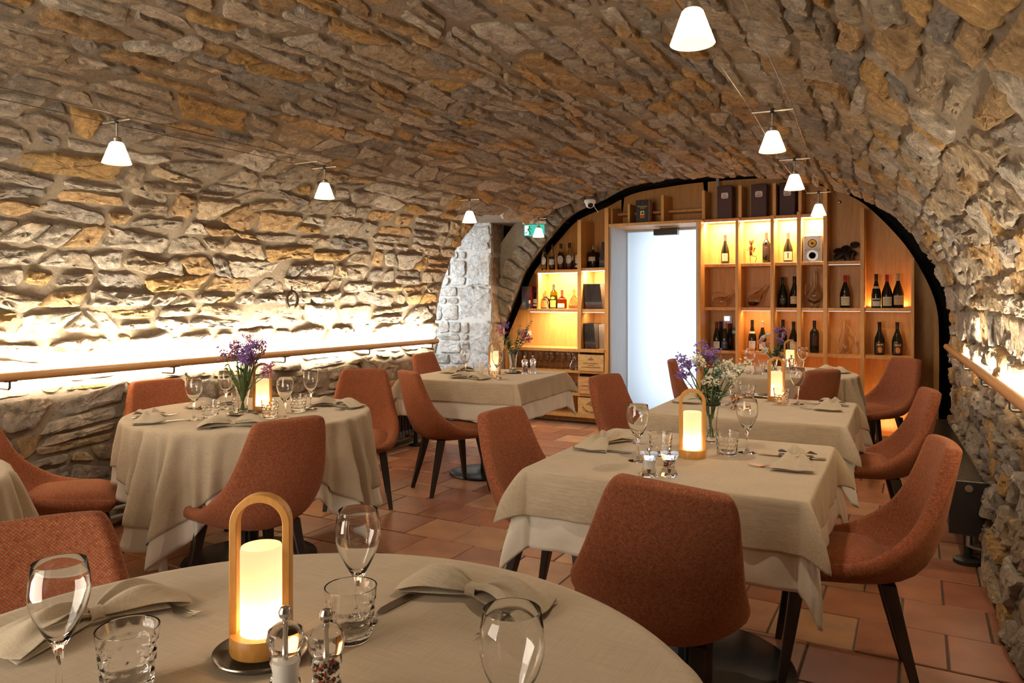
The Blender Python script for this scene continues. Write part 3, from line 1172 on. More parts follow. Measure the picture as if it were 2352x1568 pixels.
def table(name, label, cx, cy, half, rz, rnd, base_r=0.3):
    r = thing(name, label, 'table', (cx, cy, 0), rz)
    tb = MB()
    if rnd:
        tb.lathe([(half, -0.028), (half, 0.0)], 48)
    else:
        tb.box((0, 0, -0.014), (2 * half[0], 2 * half[1], 0.028))
    tb.build('tabletop', M_WENGE, r, (0, 0, TZ - 0.002), smooth=rnd)
    MB().lathe([(base_r, 0.0), (base_r, 0.008), (base_r * 0.96, 0.012), (0.05, 0.014), (0.0, 0.014)], 56).build('base_disc', M_BLACKGLOSS, r)
    MB().lathe([(0.04, 0.012), (0.04, TZ - 0.03)], 20).build('column', M_BLACKGLOSS, r)
    MB().box((0, 0, TZ - 0.045), (0.35, 0.35, 0.03)).build('top_plate', M_BLACK, r, smooth=False)
    return r


def rim_point(a, half, rnd):
    c, s = cos(a), sin(a)
    if rnd: return half * c, half * s, c, s
    hx, hy = half
    p = 14.0
    k = (abs(c / hx) ** p + abs(s / hy) ** p) ** (-1 / p)
    x, y = k * c, k * s
    nx = math.copysign(abs(x / hx) ** (p - 1) / hx, x); ny = math.copysign(abs(y / hy) ** (p - 1) / hy, y)
    L = hypot(nx, ny)
    return x, y, nx / L, ny / L


def cloth(label, mat, cx, cy, half, rz, rnd, ch, crot, z, group, folds, seed, flare=0.45, eps=0.004):
    """square cloth of half side ch, turned by crot, hanging over a table top; sampled along the hem"""
    rs = random.Random(seed)
    ND = 24
    chx, chy = ch if isinstance(ch, tuple) else (ch, ch)
    ph = [rs.uniform(0, 2 * pi) for _ in range(5)]
    per = []
    NS = 96
    for side in range(4):
        for i in range(NS):
            u = -1 + 2 * i / NS
            per.append(((chx, u * chy), (-u * chx, chy), (-chx, -u * chy), (u * chx, -chy))[side])
    NA = len(per)
    rows = [[] for _ in range(ND + 3)]
    arc = 0.0
    prev = None
    asc = 1.0 / chx * (half if rnd else half[0])
    for qx, qy in per:
        if rnd:
            d = hypot(qx, qy)
            ca, sa = cos(crot), sin(crot)
            ux, uy = (qx * ca - qy * sa) / d, (qx * sa + qy * ca) / d
            R = half + eps
            x, y = ux * R, uy * R
            L = d - R
            nx, ny = ux, uy
            aq = abs(math.atan2(abs(qy), abs(qx)) - pi / 4)
            corner = max(0.0, 1 - aq / 0.42)
        else:
            rc = 0.018       # small radius of the table corner
            ax, ay = half[0] + eps - rc, half[1] + eps - rc
            px, py = max(-ax, min(ax, qx)), max(-ay, min(ay, qy))
            dx, dy = qx - px, qy - py
            d = hypot(dx, dy)
            nx, ny = dx / d, dy / d
            x, y = px + nx * rc, py + ny * rc
            L = d - rc
            corner = 0.0
            if abs(qx) > ax and abs(qy) > ay:
                corner = min(abs(nx), abs(ny)) / 0.7071
        if prev: arc += hypot(qx - prev[0], qy - prev[1]) * asc * 1.35
        prev = (qx, qy)
        amp = (0.038 if rnd else 0.008)
        wob = 0.55 * sin(arc * folds + ph[0]) + 0.45 * sin(arc * folds * 1.73 + ph[1]) + 0.35 * mnoise.noise(Vector((arc * 6, seed, 0)))
        rows[0].append((x * 0.5, y * 0.5, z))
        rows[1].append((x - nx * 0.012, y - ny * 0.012, z))
        tx, ty = -ny, nx
        sag = 1 - 0.22 * flare * corner ** 1.3
        for k in range(ND + 1):
            t = k / ND
            ln = L * t
            out = 0.010 * (1 - math.exp(-ln / 0.007)) + ln * ((0.015 if rnd else 0.05) + flare * corner ** 1.3 * (0.75 - 0.35 * t))
            out += (wob + (0.1 if rnd else 0.25)) * amp * (ln / 0.22) ** 0.85 * (1 + 0.6 * corner)
            tw = sin(arc * folds * 0.8 + ph[2]) * 0.05 * ln * (1 if rnd else 0.5)
            crease = 0.012 * mnoise.noise(Vector((arc * 14, ln * 9, seed + 4.0))) * min(1, ln / 0.25)
            out = max(out, 0.004 * t + 0.003)
            dz = max(0.0, ln - 0.004) * sag
            rows[k + 2].append((x + nx * (out + crease) + tx * tw, y + ny * (out + crease) + ty * tw, z - dz))
    mb = MB()
    mb.grid(rows, closed=True)
    mb.add(rows[0], [tuple(range(NA))])
    o = mb.build('tablecloth', mat, None, (cx, cy, 0), angle=80, fix=False)
    me = o.data
    bm = bmesh.new(); bm.from_mesh(me); bmesh.ops.remove_doubles(bm, verts=bm.verts, dist=1e-5); bmesh.ops.recalc_face_normals(bm, faces=bm.faces); bm.to_mesh(me); bm.free()
    m = o.modifiers.new('s', 'SOLIDIFY'); m.thickness = 0.0016; m.offset = -1
    finish_mods(o)
    o.data.polygons.foreach_set('use_smooth', [True] * len(o.data.polygons))
    o.rotation_euler = (0, 0, rz)
    tag(o, label, 'tablecloth', group)
    return o


TABLES = [
    # name, label phrase, cx, cy, half, rz, round, base_r, over cloth (half, rot), under cloth (half, rot)
    ('round_table', 'round foreground table', -0.81, 0.72, 0.635, 0, True, 0.35, (0.86, 0.5), (0.93, 0.5)),
    ('round_table', 'round table by the left wall', -3.0, 2.68, 0.575, 0, True, 0.33, (0.80, rad(57)), (0.87, rad(57))),
    ('round_table', 'round table at the left edge', -2.98, 0.86, 0.575, 0, True, 0.33, (0.80, 0.3), (0.86, 0.3)),
    ('square_table', 'square table by the pier', -2.91, 4.88, (0.46, 0.46), rad(4), False, 0.28, (0.625, 0), (0.735, 0)),
    ('square_table', 'nearest table of the right-hand row', -0.735, 2.68, (0.435, 0.435), rad(1), False, 0.37, (0.605, 0), (0.70, 0)),
    ('square_table', 'middle table of the right-hand row', -0.77, 4.09, (0.455, 0.42), rad(1), False, 0.33, (0.615, 0), (0.725, 0)),
    ('round_table', 'round rear table before the shelving', -0.97, 6.2, 0.55, 0, True, 0.3, (0.77, rad(20)), (0.83, rad(20))),
]
for i, (nm, ph, cx, cy, half, rz, rnd, br, oc, uc) in enumerate(TABLES):
    table(nm, 'dark pedestal %s, draped with two cloths' % ph, cx, cy, half, rz, rnd, br)
    def ch_of(v):
        if rnd: return v
        return (v, v - half[0] + half[1])
    cloth('white cotton under-cloth below the beige cloth of the %s' % ph, M_UNDER, cx, cy, half, rz, rnd, ch_of(uc[0]), uc[1], TZ + 0.002, 'white under-cloths', 21 if rnd else 11, 70 + i, 0.16 if rnd else 0.4)
    cloth('beige linen cloth on the %s' % ph, M_LINEN, cx, cy, half, rz, rnd, ch_of(oc[0]), oc[1], TZ + 0.005, 'beige linen tablecloths', 21 if rnd else 11, 70 + i, 0.24 if rnd else 0.95, 0.014)
CZ = TZ + 0.0055   # surface of the cloth

# ------------------------------------------------------------------ handrails with light strips
def handrail(label, p0, p1, side, z, brackets, power):
    """side +1: wall lies at larger X"""
    r = thing('handrail', label, 'handrail', ((p0[0] + p1[0]) / 2, (p0[1] + p1[1]) / 2, z))
    off = Vector(r.location)
    a, b = Vector((p0[0], p0[1], z)) - off, Vector((p1[0], p1[1], z)) - off
    MB().tube([a, b], 0.023, 16).build('rail', M_RAIL, r)
    d = (b - a).normalized()
    nrm = Vector((side, 0, 0))
    strip = MB()
    w = nrm * 0.0225
    strip.box((a + b) / 2 + w, (0.004, (b - a).length - 0.02, 0.010), rot=Matrix.Rotation(math.atan2(-d.x, d.y), 3, 'Z'))
    strip.build('led_strip', emit('rail_led', (1.0, 0.86, 0.62), 20), r, smooth=False)
    for y in brackets:
        t = (y - p0[1]) / (p1[1] - p0[1])
        c = a + (b - a) * t
        MB().tube([c + Vector((0, 0, -0.02)), c + Vector((0, 0, -0.055)), c + Vector((side * 0.008, 0, -0.062)), c + Vector((side * 0.13, 0, -0.062))], 0.006, 8).build('bracket', M_BLACK, r)
        MB().box(c + Vector((0, 0, -0.0235)), (0.03, 0.06, 0.004)).build('saddle', M_BLACK, r, smooth=False)
    L = (b - a).length
    mid = (Vector((p0[0], p0[1], z)) + Vector((p1[0], p1[1], z))) / 2 + nrm * 0.030
    lo = area('rail_light', mid, L, power, LEDW, (side, 0, 0.55), 0.012)
    # long axis along the rail
    zax = -Vector((side, 0, 0.55)).normalized(); xax = d; yax = zax.cross(xax).normalized()
    lo.rotation_euler = Matrix((xax, yax, zax)).transposed().to_euler()
    return r


handrail('long round wooden handrail lit from behind along the left stone wall', (-4.015, 0.9), (-4.015, 5.83), -1, 0.935, [2.05, 2.99, 3.90, 4.84, 5.75], 230)
handrail('round wooden handrail lit from behind on the right stone wall', (0.355, 2.2), (0.195, 6.8), 1, 0.955, [6.6, 5.4, 4.4, 3.45, 2.5], 170)

# ------------------------------------------------------------------ cable lamps
def shade_mat():
    t = NT('frosted_shade')
    tr = t.n('ShaderNodeBsdfTranslucent'); tr.inputs[0].default_value = (0.90, 0.83, 0.70, 1)
    em = t.n('ShaderNodeEmission'); em.inputs[0].default_value = (1.0, 0.82, 0.60, 1); em.inputs[1].default_value = 0.8
    ad = t.n('ShaderNodeAddShader')
    t.l(tr.outputs[0], ad.inputs[0]); t.l(em.outputs[0], ad.inputs[1])
    t.l(ad.outputs[0], t.out.inputs['Surface'])
    return t.m


M_SHADE = shade_mat()
BULB = emit('halogen', (1.0, 0.85, 0.6), 60)


def pendant_proto():
    r = thing('cable_lamp', 'x', 'lamp')
    # origin: middle of the cross bar
    MB().tube([(-0.088, 0, 0), (0.088, 0, 0)], 0.0055, 10).build('cross_bar', M_BRUSHED, r)
    MB().lathe([(0.009, -0.012), (0.009, 0.010)], 12).build('clamp', M_BLACK, r)
    MB().tube([(0, 0, -0.01), (0, 0, -0.075)], 0.005, 10).build('stem', M_BRUSHED, r)
    MB().lathe([(0.013, -0.070), (0.019, -0.076), (0.020, -0.098), (0.015, -0.100)], 18).build('socket', M_BRUSHED, r)
    MB().lathe([(0.022, -0.092), (0.028, -0.098), (0.0585, -0.182), (0.057, -0.183), (0.0265, -0.099), (0.021, -0.094)], 36, closed=True).build('lamp_shade', M_SHADE, r)
    MB().lathe([(0.0, -0.100), (0.006, -0.102), (0.007, -0.125), (0.0, -0.131)], 12).build('bulb', BULB, r)
    return r


LAMP_W = (1.0, 0.82, 0.60)
PEN = pendant_proto()
PENDANTS = [(-0.52, 1.93, 2.175, 'large frosted cone lamp on two cables, nearest to the camera at the top right'), (-0.575, 3.47, 2.17, 'frosted cone lamp second along the right-hand cables'), (-0.655, 4.72, 2.17, 'frosted cone lamp third along the right-hand cables, before the shelving'), (-0.69, 6.26, 2.17, 'small frosted cone lamp last on the right-hand cables, before the lit shelves'),
            (-2.99, 1.95, 2.085, 'frosted cone lamp at the far left, nearest on the left-hand cables'), (-3.05, 3.27, 2.10, 'frosted cone lamp second along the left-hand cables'), (-3.12, 4.98, 2.12, 'frosted cone lamp third on the left-hand cables, left of the pale jamb'), (-3.30, 6.55, 2.13, 'small frosted cone lamp in front of the green exit sign')]
for x, y, z, lab in PENDANTS:
    PUT(PEN, (x, y, z), 0.05, lab, 'cone lamps on cables')
    point('lamp_light', (x, y, z - 0.150), 25, LAMP_W, 0.012)


def cable(label, pts):
    o = MB().tube(pts, 0.0016, 6).build('lamp_cable', M_DARKSTEEL)
    return tag(o, label, 'cable', 'lamp cables')


cable('right one of the two thin cables carrying the right-hand cone lamps', [(-0.43, -2.0, 2.18), (-0.43, 1.93, 2.18), (-0.49, 3.47, 2.175), (-0.57, 4.72, 2.175), (-0.605, 6.26, 2.175), (-0.60, 7.0, 2.175)])
cable('left one of the two thin cables carrying the right-hand cone lamps', [(-0.61, -2.0, 2.18), (-0.605, 1.93, 2.18), (-0.66, 3.47, 2.175), (-0.74, 4.72, 2.175), (-0.775, 6.26, 2.175), (-0.77, 7.0, 2.175)])
cable('upper one of the two thin cables along the left vault', [(-2.88, -2.0, 2.08), (-2.905, 1.95, 2.09), (-2.965, 3.27, 2.105), (-3.035, 4.98, 2.125), (-3.22, 6.55, 2.135), (-3.25, 7.2, 2.14)])
cable('lower one of the two thin cables along the left vault', [(-3.07, -2.0, 2.08), (-3.075, 1.95, 2.09), (-3.135, 3.27, 2.105), (-3.205, 4.98, 2.125), (-3.385, 6.55, 2.135), (-3.41, 7.2, 2.14)])
for x, y, lab in ((-0.60, 7.0, 'small round cable anchor at the end of the right-hand cables'),):
    tag(MB().lathe([(0, -0.015), (0.012, -0.01), (0.015, 0), (0.012, 0.01), (0, 0.015)], 12).build('cable_anchor', M_DARKSTEEL, None, (x, y, 2.175)), lab, 'anchor')
tag(MB().tube([(-3.14, 3.12, 2.105), (-2.96, 3.12, 2.105)], 0.004, 8).build('cable_spreader', M_BRUSHED), 'thin metal spreader bar across the left-hand cables', 'spreader')

# ------------------------------------------------------------------ radiators and pipes
def radiator(label, x, y0, y1, z0, z1, depth, pitch):
    r = thing('radiator', label, 'radiator', (x, (y0 + y1) / 2, 0))
    n = int((y1 - y0) / pitch)
    tm = MB()
    cm = [MB().lathe([(0.0165, z0 + 0.02), (0.0165, z1 - 0.02)], 10, c=(sx * depth / 2, 0, 0)) for sx in (-1, 1)]
    col = MB()
    for sx in (-1, 1): col.lathe([(0.016, z0 + 0.02), (0.016, z1 - 0.02)], 10, c=(sx * depth / 2 * 0.75, 0, 0))
    col.box((0, 0, z1 - 0.018), (depth + 0.02, 0.036, 0.036)); col.box((0, 0, z0 + 0.018), (depth + 0.02, 0.036, 0.036))
    me = col.mesh('column', M_BLACKGLOSS)
    for i in range(n):
        o = bpy.data.objects.new('column', me); link(o); adopt(o, r)
        o.location = (0, y0 - (y0 + y1) / 2 + (i + 0.5) * pitch, 0)
    for yy in (-(y1 - y0) * 0.33, (y1 - y0) * 0.33):
        MB().lathe([(0.065, 0), (0.065, 0.012), (0.02, 0.02), (0.018, z0 + 0.03)], 20).build('foot', M_BLACKGLOSS, r, (0, yy, 0))
    return r


radiator('low black column radiator on the left wall, behind the round table', -4.02, 4.25, 5.75, 0.135, 0.385, 0.06, 0.045)
rr_ = thing('radiator', 'low black grille-topped radiator along the right wall, behind the chairs', 'radiator', (0.165, 5.4, 0), 0.05)
y0, y1 = -1.05, 1.1
bd = MB()
bd.box2(-0.085, -0.075, y0, y1, 0.17, 0.40); bd.box2(0.075, 0.085, y0, y1, 0.17, 0.40); bd.box2(-0.085, 0.085, y0 - 0.02, y0, 0.15, 0.415); bd.box2(-0.085, 0.085, y1, y1 + 0.02, 0.15, 0.415)
bd.build('body', M_BLACK, rr_, smooth=False)
bm_ = MB().box((0, 0, 0), (0.15, 0.009, 0.012)).mesh('grille_bar', M_DARKSTEEL, False)
k = 0
yy = y0 + 0.012
while yy < y1:
    o = bpy.data.objects.new('grille_bar', bm_); o.location = (0, yy, 0.408); link(o); adopt(o, rr_); yy += 0.024
MB().tube([(0, y0, 0.385), (0, y0 - 0.035, 0.385)], 0.018, 16).build('valve_cap', M_STEEL, rr_)
MB().tube([(0, y0, 0.20), (0, y0 - 0.03, 0.20)], 0.02, 16).build('valve_boss', M_BLACK, rr_)
MB().tube([(0, y0 - 0.02, 0.15), (0, y0 - 0.02, 0.10), (0.03, y0 - 0.02, 0.09), (0.11, y0 - 0.02, 0.09)], 0.012, 12).build('valve', M_STEEL, rr_)
MB().lathe([(0.065, 0), (0.065, 0.02), (0.05, 0.025), (0.02, 0.028), (0.02, 0.16)], 24).build('foot', M_BLACK, rr_, (0, y0 + 0.02, 0))
MB().lathe([(0.065, 0), (0.065, 0.02), (0.05, 0.025), (0.02, 0.028), (0.02, 0.16)], 24).build('foot', M_BLACK, rr_, (0, y1 - 0.1, 0))

for z, lab in ((0.125, 'upper grey heating pipe along the foot of the left wall'), (0.075, 'lower grey heating pipe along the foot of the left wall')):
    o = MB().tube([(-4.055, 0.6, z), (-4.055, 5.9, z)], 0.011, 10).build('heating_pipe', M_PIPE)
    tag(o, lab, 'pipe', 'heating pipes')

# horseshoe, camera, exit sign
hp = []
for i in range(15):
    a = rad(-60 + 300 * i / 14)
    hp.append((0, 0.052 * cos(a), 0.062 * sin(a)))
hs = thing('horseshoe', 'old rusty horseshoe hanging on the left stone wall above the rail', 'horseshoe', (-3.985, 3.94, 1.325))
MB().tube(hp, [0.006] + [0.011] * 13 + [0.006], 8).build('shoe', plain('rusty_iron', (0.055, 0.035, 0.025), 0.7), hs)
MB().lathe([(0, -0.01), (0.006, -0.01), (0.006, 0.05), (0, 0.05)], 8).build('nail', M_BLACK, hs, (-0.005, 0, 0.05))

cc = thing('security_camera', 'white dome security camera under the vault near the shelving', 'camera', (-2.88, 6.86, 2.30))
MB().lathe([(0.0, 0.032), (0.045, 0.032), (0.058, 0.022), (0.058, 0.0), (0.048, -0.012), (0.0, -0.012)], 28).build('base', M_WHITE, cc)
bl = [(0.046 * cos(rad(a)), -0.012 + 0.046 * sin(rad(a))) for a in range(0, -91, -10)]
MB().lathe(bl, 28).build('dome', M_WHITE, cc)
ln = MB().lathe([(0.0, 0.006), (0.018, 0.006), (0.026, 0.002), (0.027, -0.006), (0.0, -0.008)], 24).build('lens', M_BLACKGLOSS, cc)
ln.location = (0.018, -0.030, -0.032)
ln.rotation_euler = Vector((0.45, -0.85, -0.5)).to_track_quat('Z', 'Y').to_euler()
MB().tube([(0.02, 0.04, -0.01), (0.03, 0.06, -0.05), (0.05, 0.10, -0.09)], 0.003, 6).build('cable', M_WHITE, cc)

M_GREEN = emit('exit_green', (0.06, 0.52, 0.36), 1.1)
M_EXW = emit('exit_white', (0.92, 1.0, 0.97), 1.25)
ex = thing('exit_sign', 'small green and white emergency exit sign with an arrow, hanging by the voussoirs', 'sign', (-3.55, 6.95, 2.06), rad(18))
bx = MB().box((0, 0.004, 0), (0.235, 0.008, 0.135)).build('panel', M_ACRYL, ex, smooth=False)
MB().box((0, -0.003, 0), (0.215, 0.004, 0.118)).build('green_field', M_GREEN, ex, smooth=False)
MB().box((0, 0.0, 0.082), (0.25, 0.03, 0.028)).build('housing', M_WHITE, ex, smooth=False)
# pictogram: arrow to the right and a running man at a door, flat white print
pm = MB()
yp = -0.0056
def flat(pts, mb): mb.add([(x, yp, z) for x, z in pts], [tuple(range(len(pts)))])
flat([(0.005, 0.012), (0.05, 0.012), (0.05, 0.036), (0.092, 0.0), (0.05, -0.036), (0.05, -0.012), (0.005, -0.012)], pm)
flat([(-0.10, -0.05), (-0.06, -0.05), (-0.06, 0.05), (-0.10, 0.05)], pm)
pm.build('arrow', M_EXW, ex, smooth=False)
gm = MB(); yp = -0.0062
flat([(-0.052 + 0.009 * cos(i * pi / 5), 0.036 + 0.009 * sin(i * pi / 5)) for i in range(10)], gm)
flat([(-0.062, 0.024), (-0.046, 0.026), (-0.056, -0.004), (-0.07, -0.002)], gm)
flat([(-0.047, 0.024), (-0.028, 0.008), (-0.033, 0.003), (-0.05, 0.016)], gm)
flat([(-0.062, 0.02), (-0.082, 0.008), (-0.079, 0.002), (-0.062, 0.012)], gm)
flat([(-0.060, 0.0), (-0.036, -0.016), (-0.040, -0.045), (-0.048, -0.045), (-0.046, -0.019), (-0.068, -0.006)], gm)
flat([(-0.068, 0.0), (-0.074, -0.024), (-0.096, -0.036), (-0.098, -0.028), (-0.08, -0.018)], gm)
gm.build('running_figure', plain('exit_dark_green', (0.02, 0.25, 0.16), 0.6), ex, smooth=False)

sb_ = thing('support_bracket', 'small grey fixing bracket between the vault and the top of the shelving', 'bracket', (-1.79, 7.6, 2.49))
MB().box((0, 0, 0.03), (0.03, 0.02, 0.11)).build('post', M_PIPE, sb_, smooth=False)
MB().box((0, 0, 0.088), (0.10, 0.03, 0.008)).build('plate', M_PIPE, sb_, smooth=False)

# voussoirs of the arch standing left of the shelving
vr = random.Random(9)
outl = smooth_arch(OUT, -4.2, -2.2)
acc = [0]
for p, q in zip(outl, outl[1:]): acc.append(acc[-1] + hypot(q[0] - p[0], q[1] - p[1]))
pos = 0.0
vi = 0
while pos < acc[-1] - 0.1:
    wdt = vr.uniform(0.11, 0.17)
    def at_arc(d):
        k = min(max(bisect.bisect_right(acc, d) - 1, 0), len(outl) - 2)
        t = (d - acc[k]) / (acc[k + 1] - acc[k])
        a, b = outl[k], outl[k + 1]
        nx, nz = -(b[1] - a[1]), (b[0] - a[0]); L = hypot(nx, nz)
        return a[0] + (b[0] - a[0]) * t, a[1] + (b[1] - a[1]) * t, nx / L, nz / L
    q = []
    for d, o_ in ((pos, 0.055), (pos + wdt, 0.055), (pos + wdt, 0.33), (pos, 0.33)):
        x, z, nx, nz = at_arc(min(d, acc[-1] - 1e-4))
        q.append((x + nx * o_, z + nz * o_))
    c = vr.uniform(0.34, 0.46)
    wall_block(W_B, q, 0.03, (c, c * 0.78, c * 0.55), 1500 + vi, lambda a, b, h: Vector((a, 7.24 - h, b)), 0.04, 0.012)
    pos += wdt; vi += 1
# mortar body of that arch: front face, and its underside, coloured near-black for the shade of the gap
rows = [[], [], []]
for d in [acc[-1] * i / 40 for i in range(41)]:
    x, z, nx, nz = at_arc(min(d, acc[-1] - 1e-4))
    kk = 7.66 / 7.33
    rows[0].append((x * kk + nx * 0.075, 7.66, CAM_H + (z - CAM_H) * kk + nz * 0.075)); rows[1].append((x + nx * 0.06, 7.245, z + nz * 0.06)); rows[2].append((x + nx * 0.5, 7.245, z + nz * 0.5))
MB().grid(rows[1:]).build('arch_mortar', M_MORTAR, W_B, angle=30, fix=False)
MB().grid(rows[:2]).build('arch_underside', M_SHADEROCK, W_B, angle=30, fix=False)

# ------------------------------------------------------------------ bottles, magazines and other things on the shelves
BOTTLE_GLASS = plain('dark_bottle', (0.006, 0.008, 0.005), 0.08, spec=0.6)
BOTTLE_BROWN = plain('brown_bottle', (0.02, 0.008, 0.003), 0.08, spec=0.6)
CAPS = {'black': plain('cap_black', (0.012, 0.012, 0.013), 0.35), 'red': plain('cap_red', (0.50, 0.012, 0.02), 0.35), 'beige': plain('cap_beige', (0.50, 0.38, 0.25), 0.45), 'wine': plain('cap_wine', (0.14, 0.012, 0.03), 0.4), 'navy': plain('cap_navy', (0.03, 0.06, 0.16), 0.4), 'gold': plain('cap_gold', (0.75, 0.50, 0.12), 0.3, 0.6), 'orange': plain('cap_orange', (0.70, 0.25, 0.05), 0.4), 'pink': plain('cap_pink', (0.62, 0.36, 0.28), 0.4), 'redwax': plain('cap_wax', (0.34, 0.05, 0.03), 0.35), 'tin': plain('cap_tin', (0.22, 0.20, 0.18), 0.3, 0.8)}
LABELS = {'white': M_PAPERW, 'cream': M_PAPER, 'black': plain('label_black', (0.02, 0.016, 0.014), 0.6), 'tan': plain('label_tan', (0.55, 0.42, 0.26), 0.7), 'navy': plain('label_navy', (0.03, 0.05, 0.12), 0.6), 'orange': plain('label_orange', (0.70, 0.28, 0.07), 0.6), 'yellow': plain('label_yellow', (0.75, 0.60, 0.14), 0.6), 'brown': plain('label_brown', (0.07, 0.04, 0.03), 0.6)}
INKS = {'ink': M_INK, 'red': M_INKRED, 'gold': M_GOLD, 'blue': plain('ink_blue', (0.05, 0.08, 0.3), 0.6), 'orange': plain('ink_orange', (0.75, 0.25, 0.04), 0.6), 'white': M_PAPERW}


def profile(kind, h, r):
    n = 0.0145
    if kind == 'burgundy':
        p = [(0, 0), (r * .9, 0), (r, 0.006), (r, h * .38), (r * .97, h * .44), (r * .82, h * .54), (r * .58, h * .64), (n * 1.15, h * .74), (n, h * .80)]
    elif kind == 'bordeaux':
        p = [(0, 0), (r * .92, 0), (r, 0.006), (r, h * .60), (r * .95, h * .65), (r * .72, h * .70), (n * 1.2, h * .745), (n, h * .78)]
    elif kind == 'squat':
        p = [(0, 0), (r * .9, 0), (r, 0.008), (r, h * .42), (r * .94, h * .50), (r * .6, h * .585), (n * 1.2, h * .63), (n, h * .68)]
    elif kind == 'bell':
        p = [(0, 0), (r * .92, 0), (r, 0.01), (r * .98, h * .2), (r * .74, h * .45), (r * .40, h * .6), (n, h * .68), (n, h * .74)]
    elif kind == 'decanter':
        p = [(0, 0), (r * .95, 0), (r, 0.008), (r, h * .62), (r * .94, h * .67), (r * .4, h * .71), (n, h * .75), (n, h * .82)]
    else:   # spirit: tall round shoulders
        p = [(0, 0), (r * .92, 0), (r, 0.006), (r * .97, h * .50), (r * .86, h * .60), (r * .55, h * .70), (n, h * .78), (n, h * .82)]
    return p


def radius_at(p, z):
    for (ra, za), (rb, zb) in zip(p, p[1:]):
        if za <= z <= zb and zb > za: return ra + (rb - ra) * (z - za) / (zb - za)
    return p[-1][0]


def curved_patch(p, z0, z1, a0, a1, eps, nz=4, na=10, shape=None):
    rows = []
    for j in range(nz + 1):
        z = z0 + (z1 - z0) * j / nz
        row = []
        for i in range(na + 1):
            f = i / na
            a = a0 + (a1 - a0) * f
            zz = z
            if shape == 'oval':
                k = math.sqrt(max(0.03, 1 - (2 * f - 1) ** 2))
                zz = (z0 + z1) / 2 + (z - (z0 + z1) / 2) * k
            rr = radius_at(p, zz) + eps
            row.append((rr * cos(a), rr * sin(a), zz))
        rows.append(row)
    return rows


def bottle(label, kind, x, zb, h, r, y=7.60, cap='black', lab=None, ink='ink', glassm=None, liquid=None, extra=(), group=None, face=-0.45, word=None, name='wine_bottle', cat='bottle'):
    """face: yaw of the label off the -Y direction"""
    root = thing(name, label, cat, (x, y, zb), 0, group)
    p = profile(kind, h, r)
    ctr = -pi / 2 + 0.25 + face * 0.3
    body = MB().lathe(p + [(0.0, p[-1][1])], 28, caps=False).build('body', glassm or BOTTLE_GLASS, root)
    n = p[-1][0]
    zc = p[-1][1]
    MB().lathe([(n + .0006, zc - 0.004), (n + .0012, h - 0.012), (n + 0.0025, h - 0.010), (n + 0.0025, h - 0.002), (n, h), (0, h)], 20).build('capsule', CAPS[cap], root)
    if liquid:
        lm, lv = liquid
        q = [(max(0, a - 0.004), min(z + 0.004, h * lv)) for a, z in p if z <= h * lv]
        q += [(max(0.002, radius_at(p, h * lv) - 0.004), h * lv), (0, h * lv)]
        MB().lathe(q, 24, caps=False).build('liquor', lm, root)
    if lab:
        col, za, zb_, half, shp = lab
        o = MB().grid(curved_patch(p, h * za, h * zb_, ctr - half, ctr + half, 0.0007, shape=shp)).build('paper_label', LABELS[col], root, fix=False)
        # print: small lines of lettering following the curve
        pm = MB()
        zc_ = h * (za + zb_) / 2; hh = h * (zb_ - za)
        lr = random.Random(int(x * 1000))
        for dz, w, t, nseg in ((0.24, 0.60, 0.10, 9), (0.06, 0.50, 0.035, 13), (-0.04, 0.35, 0.03, 9), (-0.20, 0.60, 0.025, 17), (-0.30, 0.45, 0.025, 12)):
            zz = zc_ + dz * hh
            for sgm in range(nseg):
                if lr.random() < 0.16: continue
                f0 = -w + 2 * w * sgm / nseg; f1 = f0 + 2 * w / nseg * lr.uniform(0.45, 0.8)
                up = t * hh * lr.uniform(-0.2, 0.5); dn = t * hh * lr.uniform(0.1, 0.5)
                pm.grid(curved_patch(p, zz - dn, zz + up + t * hh * 0.25, ctr + f0 * half, ctr + f1 * half, 0.0013, 1, 2))
        lt = pm.build('print', INKS[ink], root, fix=False)
        adopt_sub(lt, o)
    for ex_ in extra:
        col, za, zb_, half, shp, nm = ex_
        MB().grid(curved_patch(p, h * za, h * zb_, ctr - half, ctr + half, 0.0012, shape=shp)).build(nm, LABELS.get(col) or INKS.get(col) or CAPS.get(col), root, fix=False)
    if word:
        s, size, zf, col = word
        rr = radius_at(p, h * zf) + 0.0022
        text('lettering', s, size, INKS[col], root, (rr * cos(ctr), rr * sin(ctr), h * zf), (pi / 2, 0, ctr + pi / 2))
    return root


def adopt_sub(c, p):
    """move a part one level down, under another part"""
    par = c.parent
    if par is not None and c in KIDS.get(par.name, []): KIDS[par.name].remove(c)
    adopt(c, p)


G1, G2, G3 = 1.6875, 1.2525, 0.8225      # shelf tops, right
L1, L2, L3 = 1.6625, 1.2285, 0.8005      # shelf tops, left
RB = 'wine bottles on the shelving'
bottle('tall dark wine bottle with a cream blue-edged label, alone in the first lit bay', 'burgundy', -1.715, G1, .298, .041, cap='tin', lab=('cream', .10, .36, .75, None))
bottle('dark straight-shouldered bottle with a black label, right of the cat figure', 'bordeaux', -1.315, G1, .303, .038, cap='tin', lab=('black', .25, .58, .9, None), ink='red')
bottle('dark wine bottle with a wide cream label beside the loudspeaker', 'burgundy', -1.112, G1, .294, .044, lab=('cream', .08, .36, 1.0, None), ink='blue', cap='tin', extra=(('ink', .14, .33, .10, None, 'black_bar'),))
bottle('dark bottle with a black oval label, left of the pair in the third bay', 'burgundy', -1.162, G2, .296, .045, lab=('black', .10, .34, .7, 'oval'), ink='white')
bottle('dark bottle with cream label and red print, right one in the third bay', 'burgundy', -1.055, G2, .302, .042, lab=('cream', .12, .36, 1.0, None), ink='red')
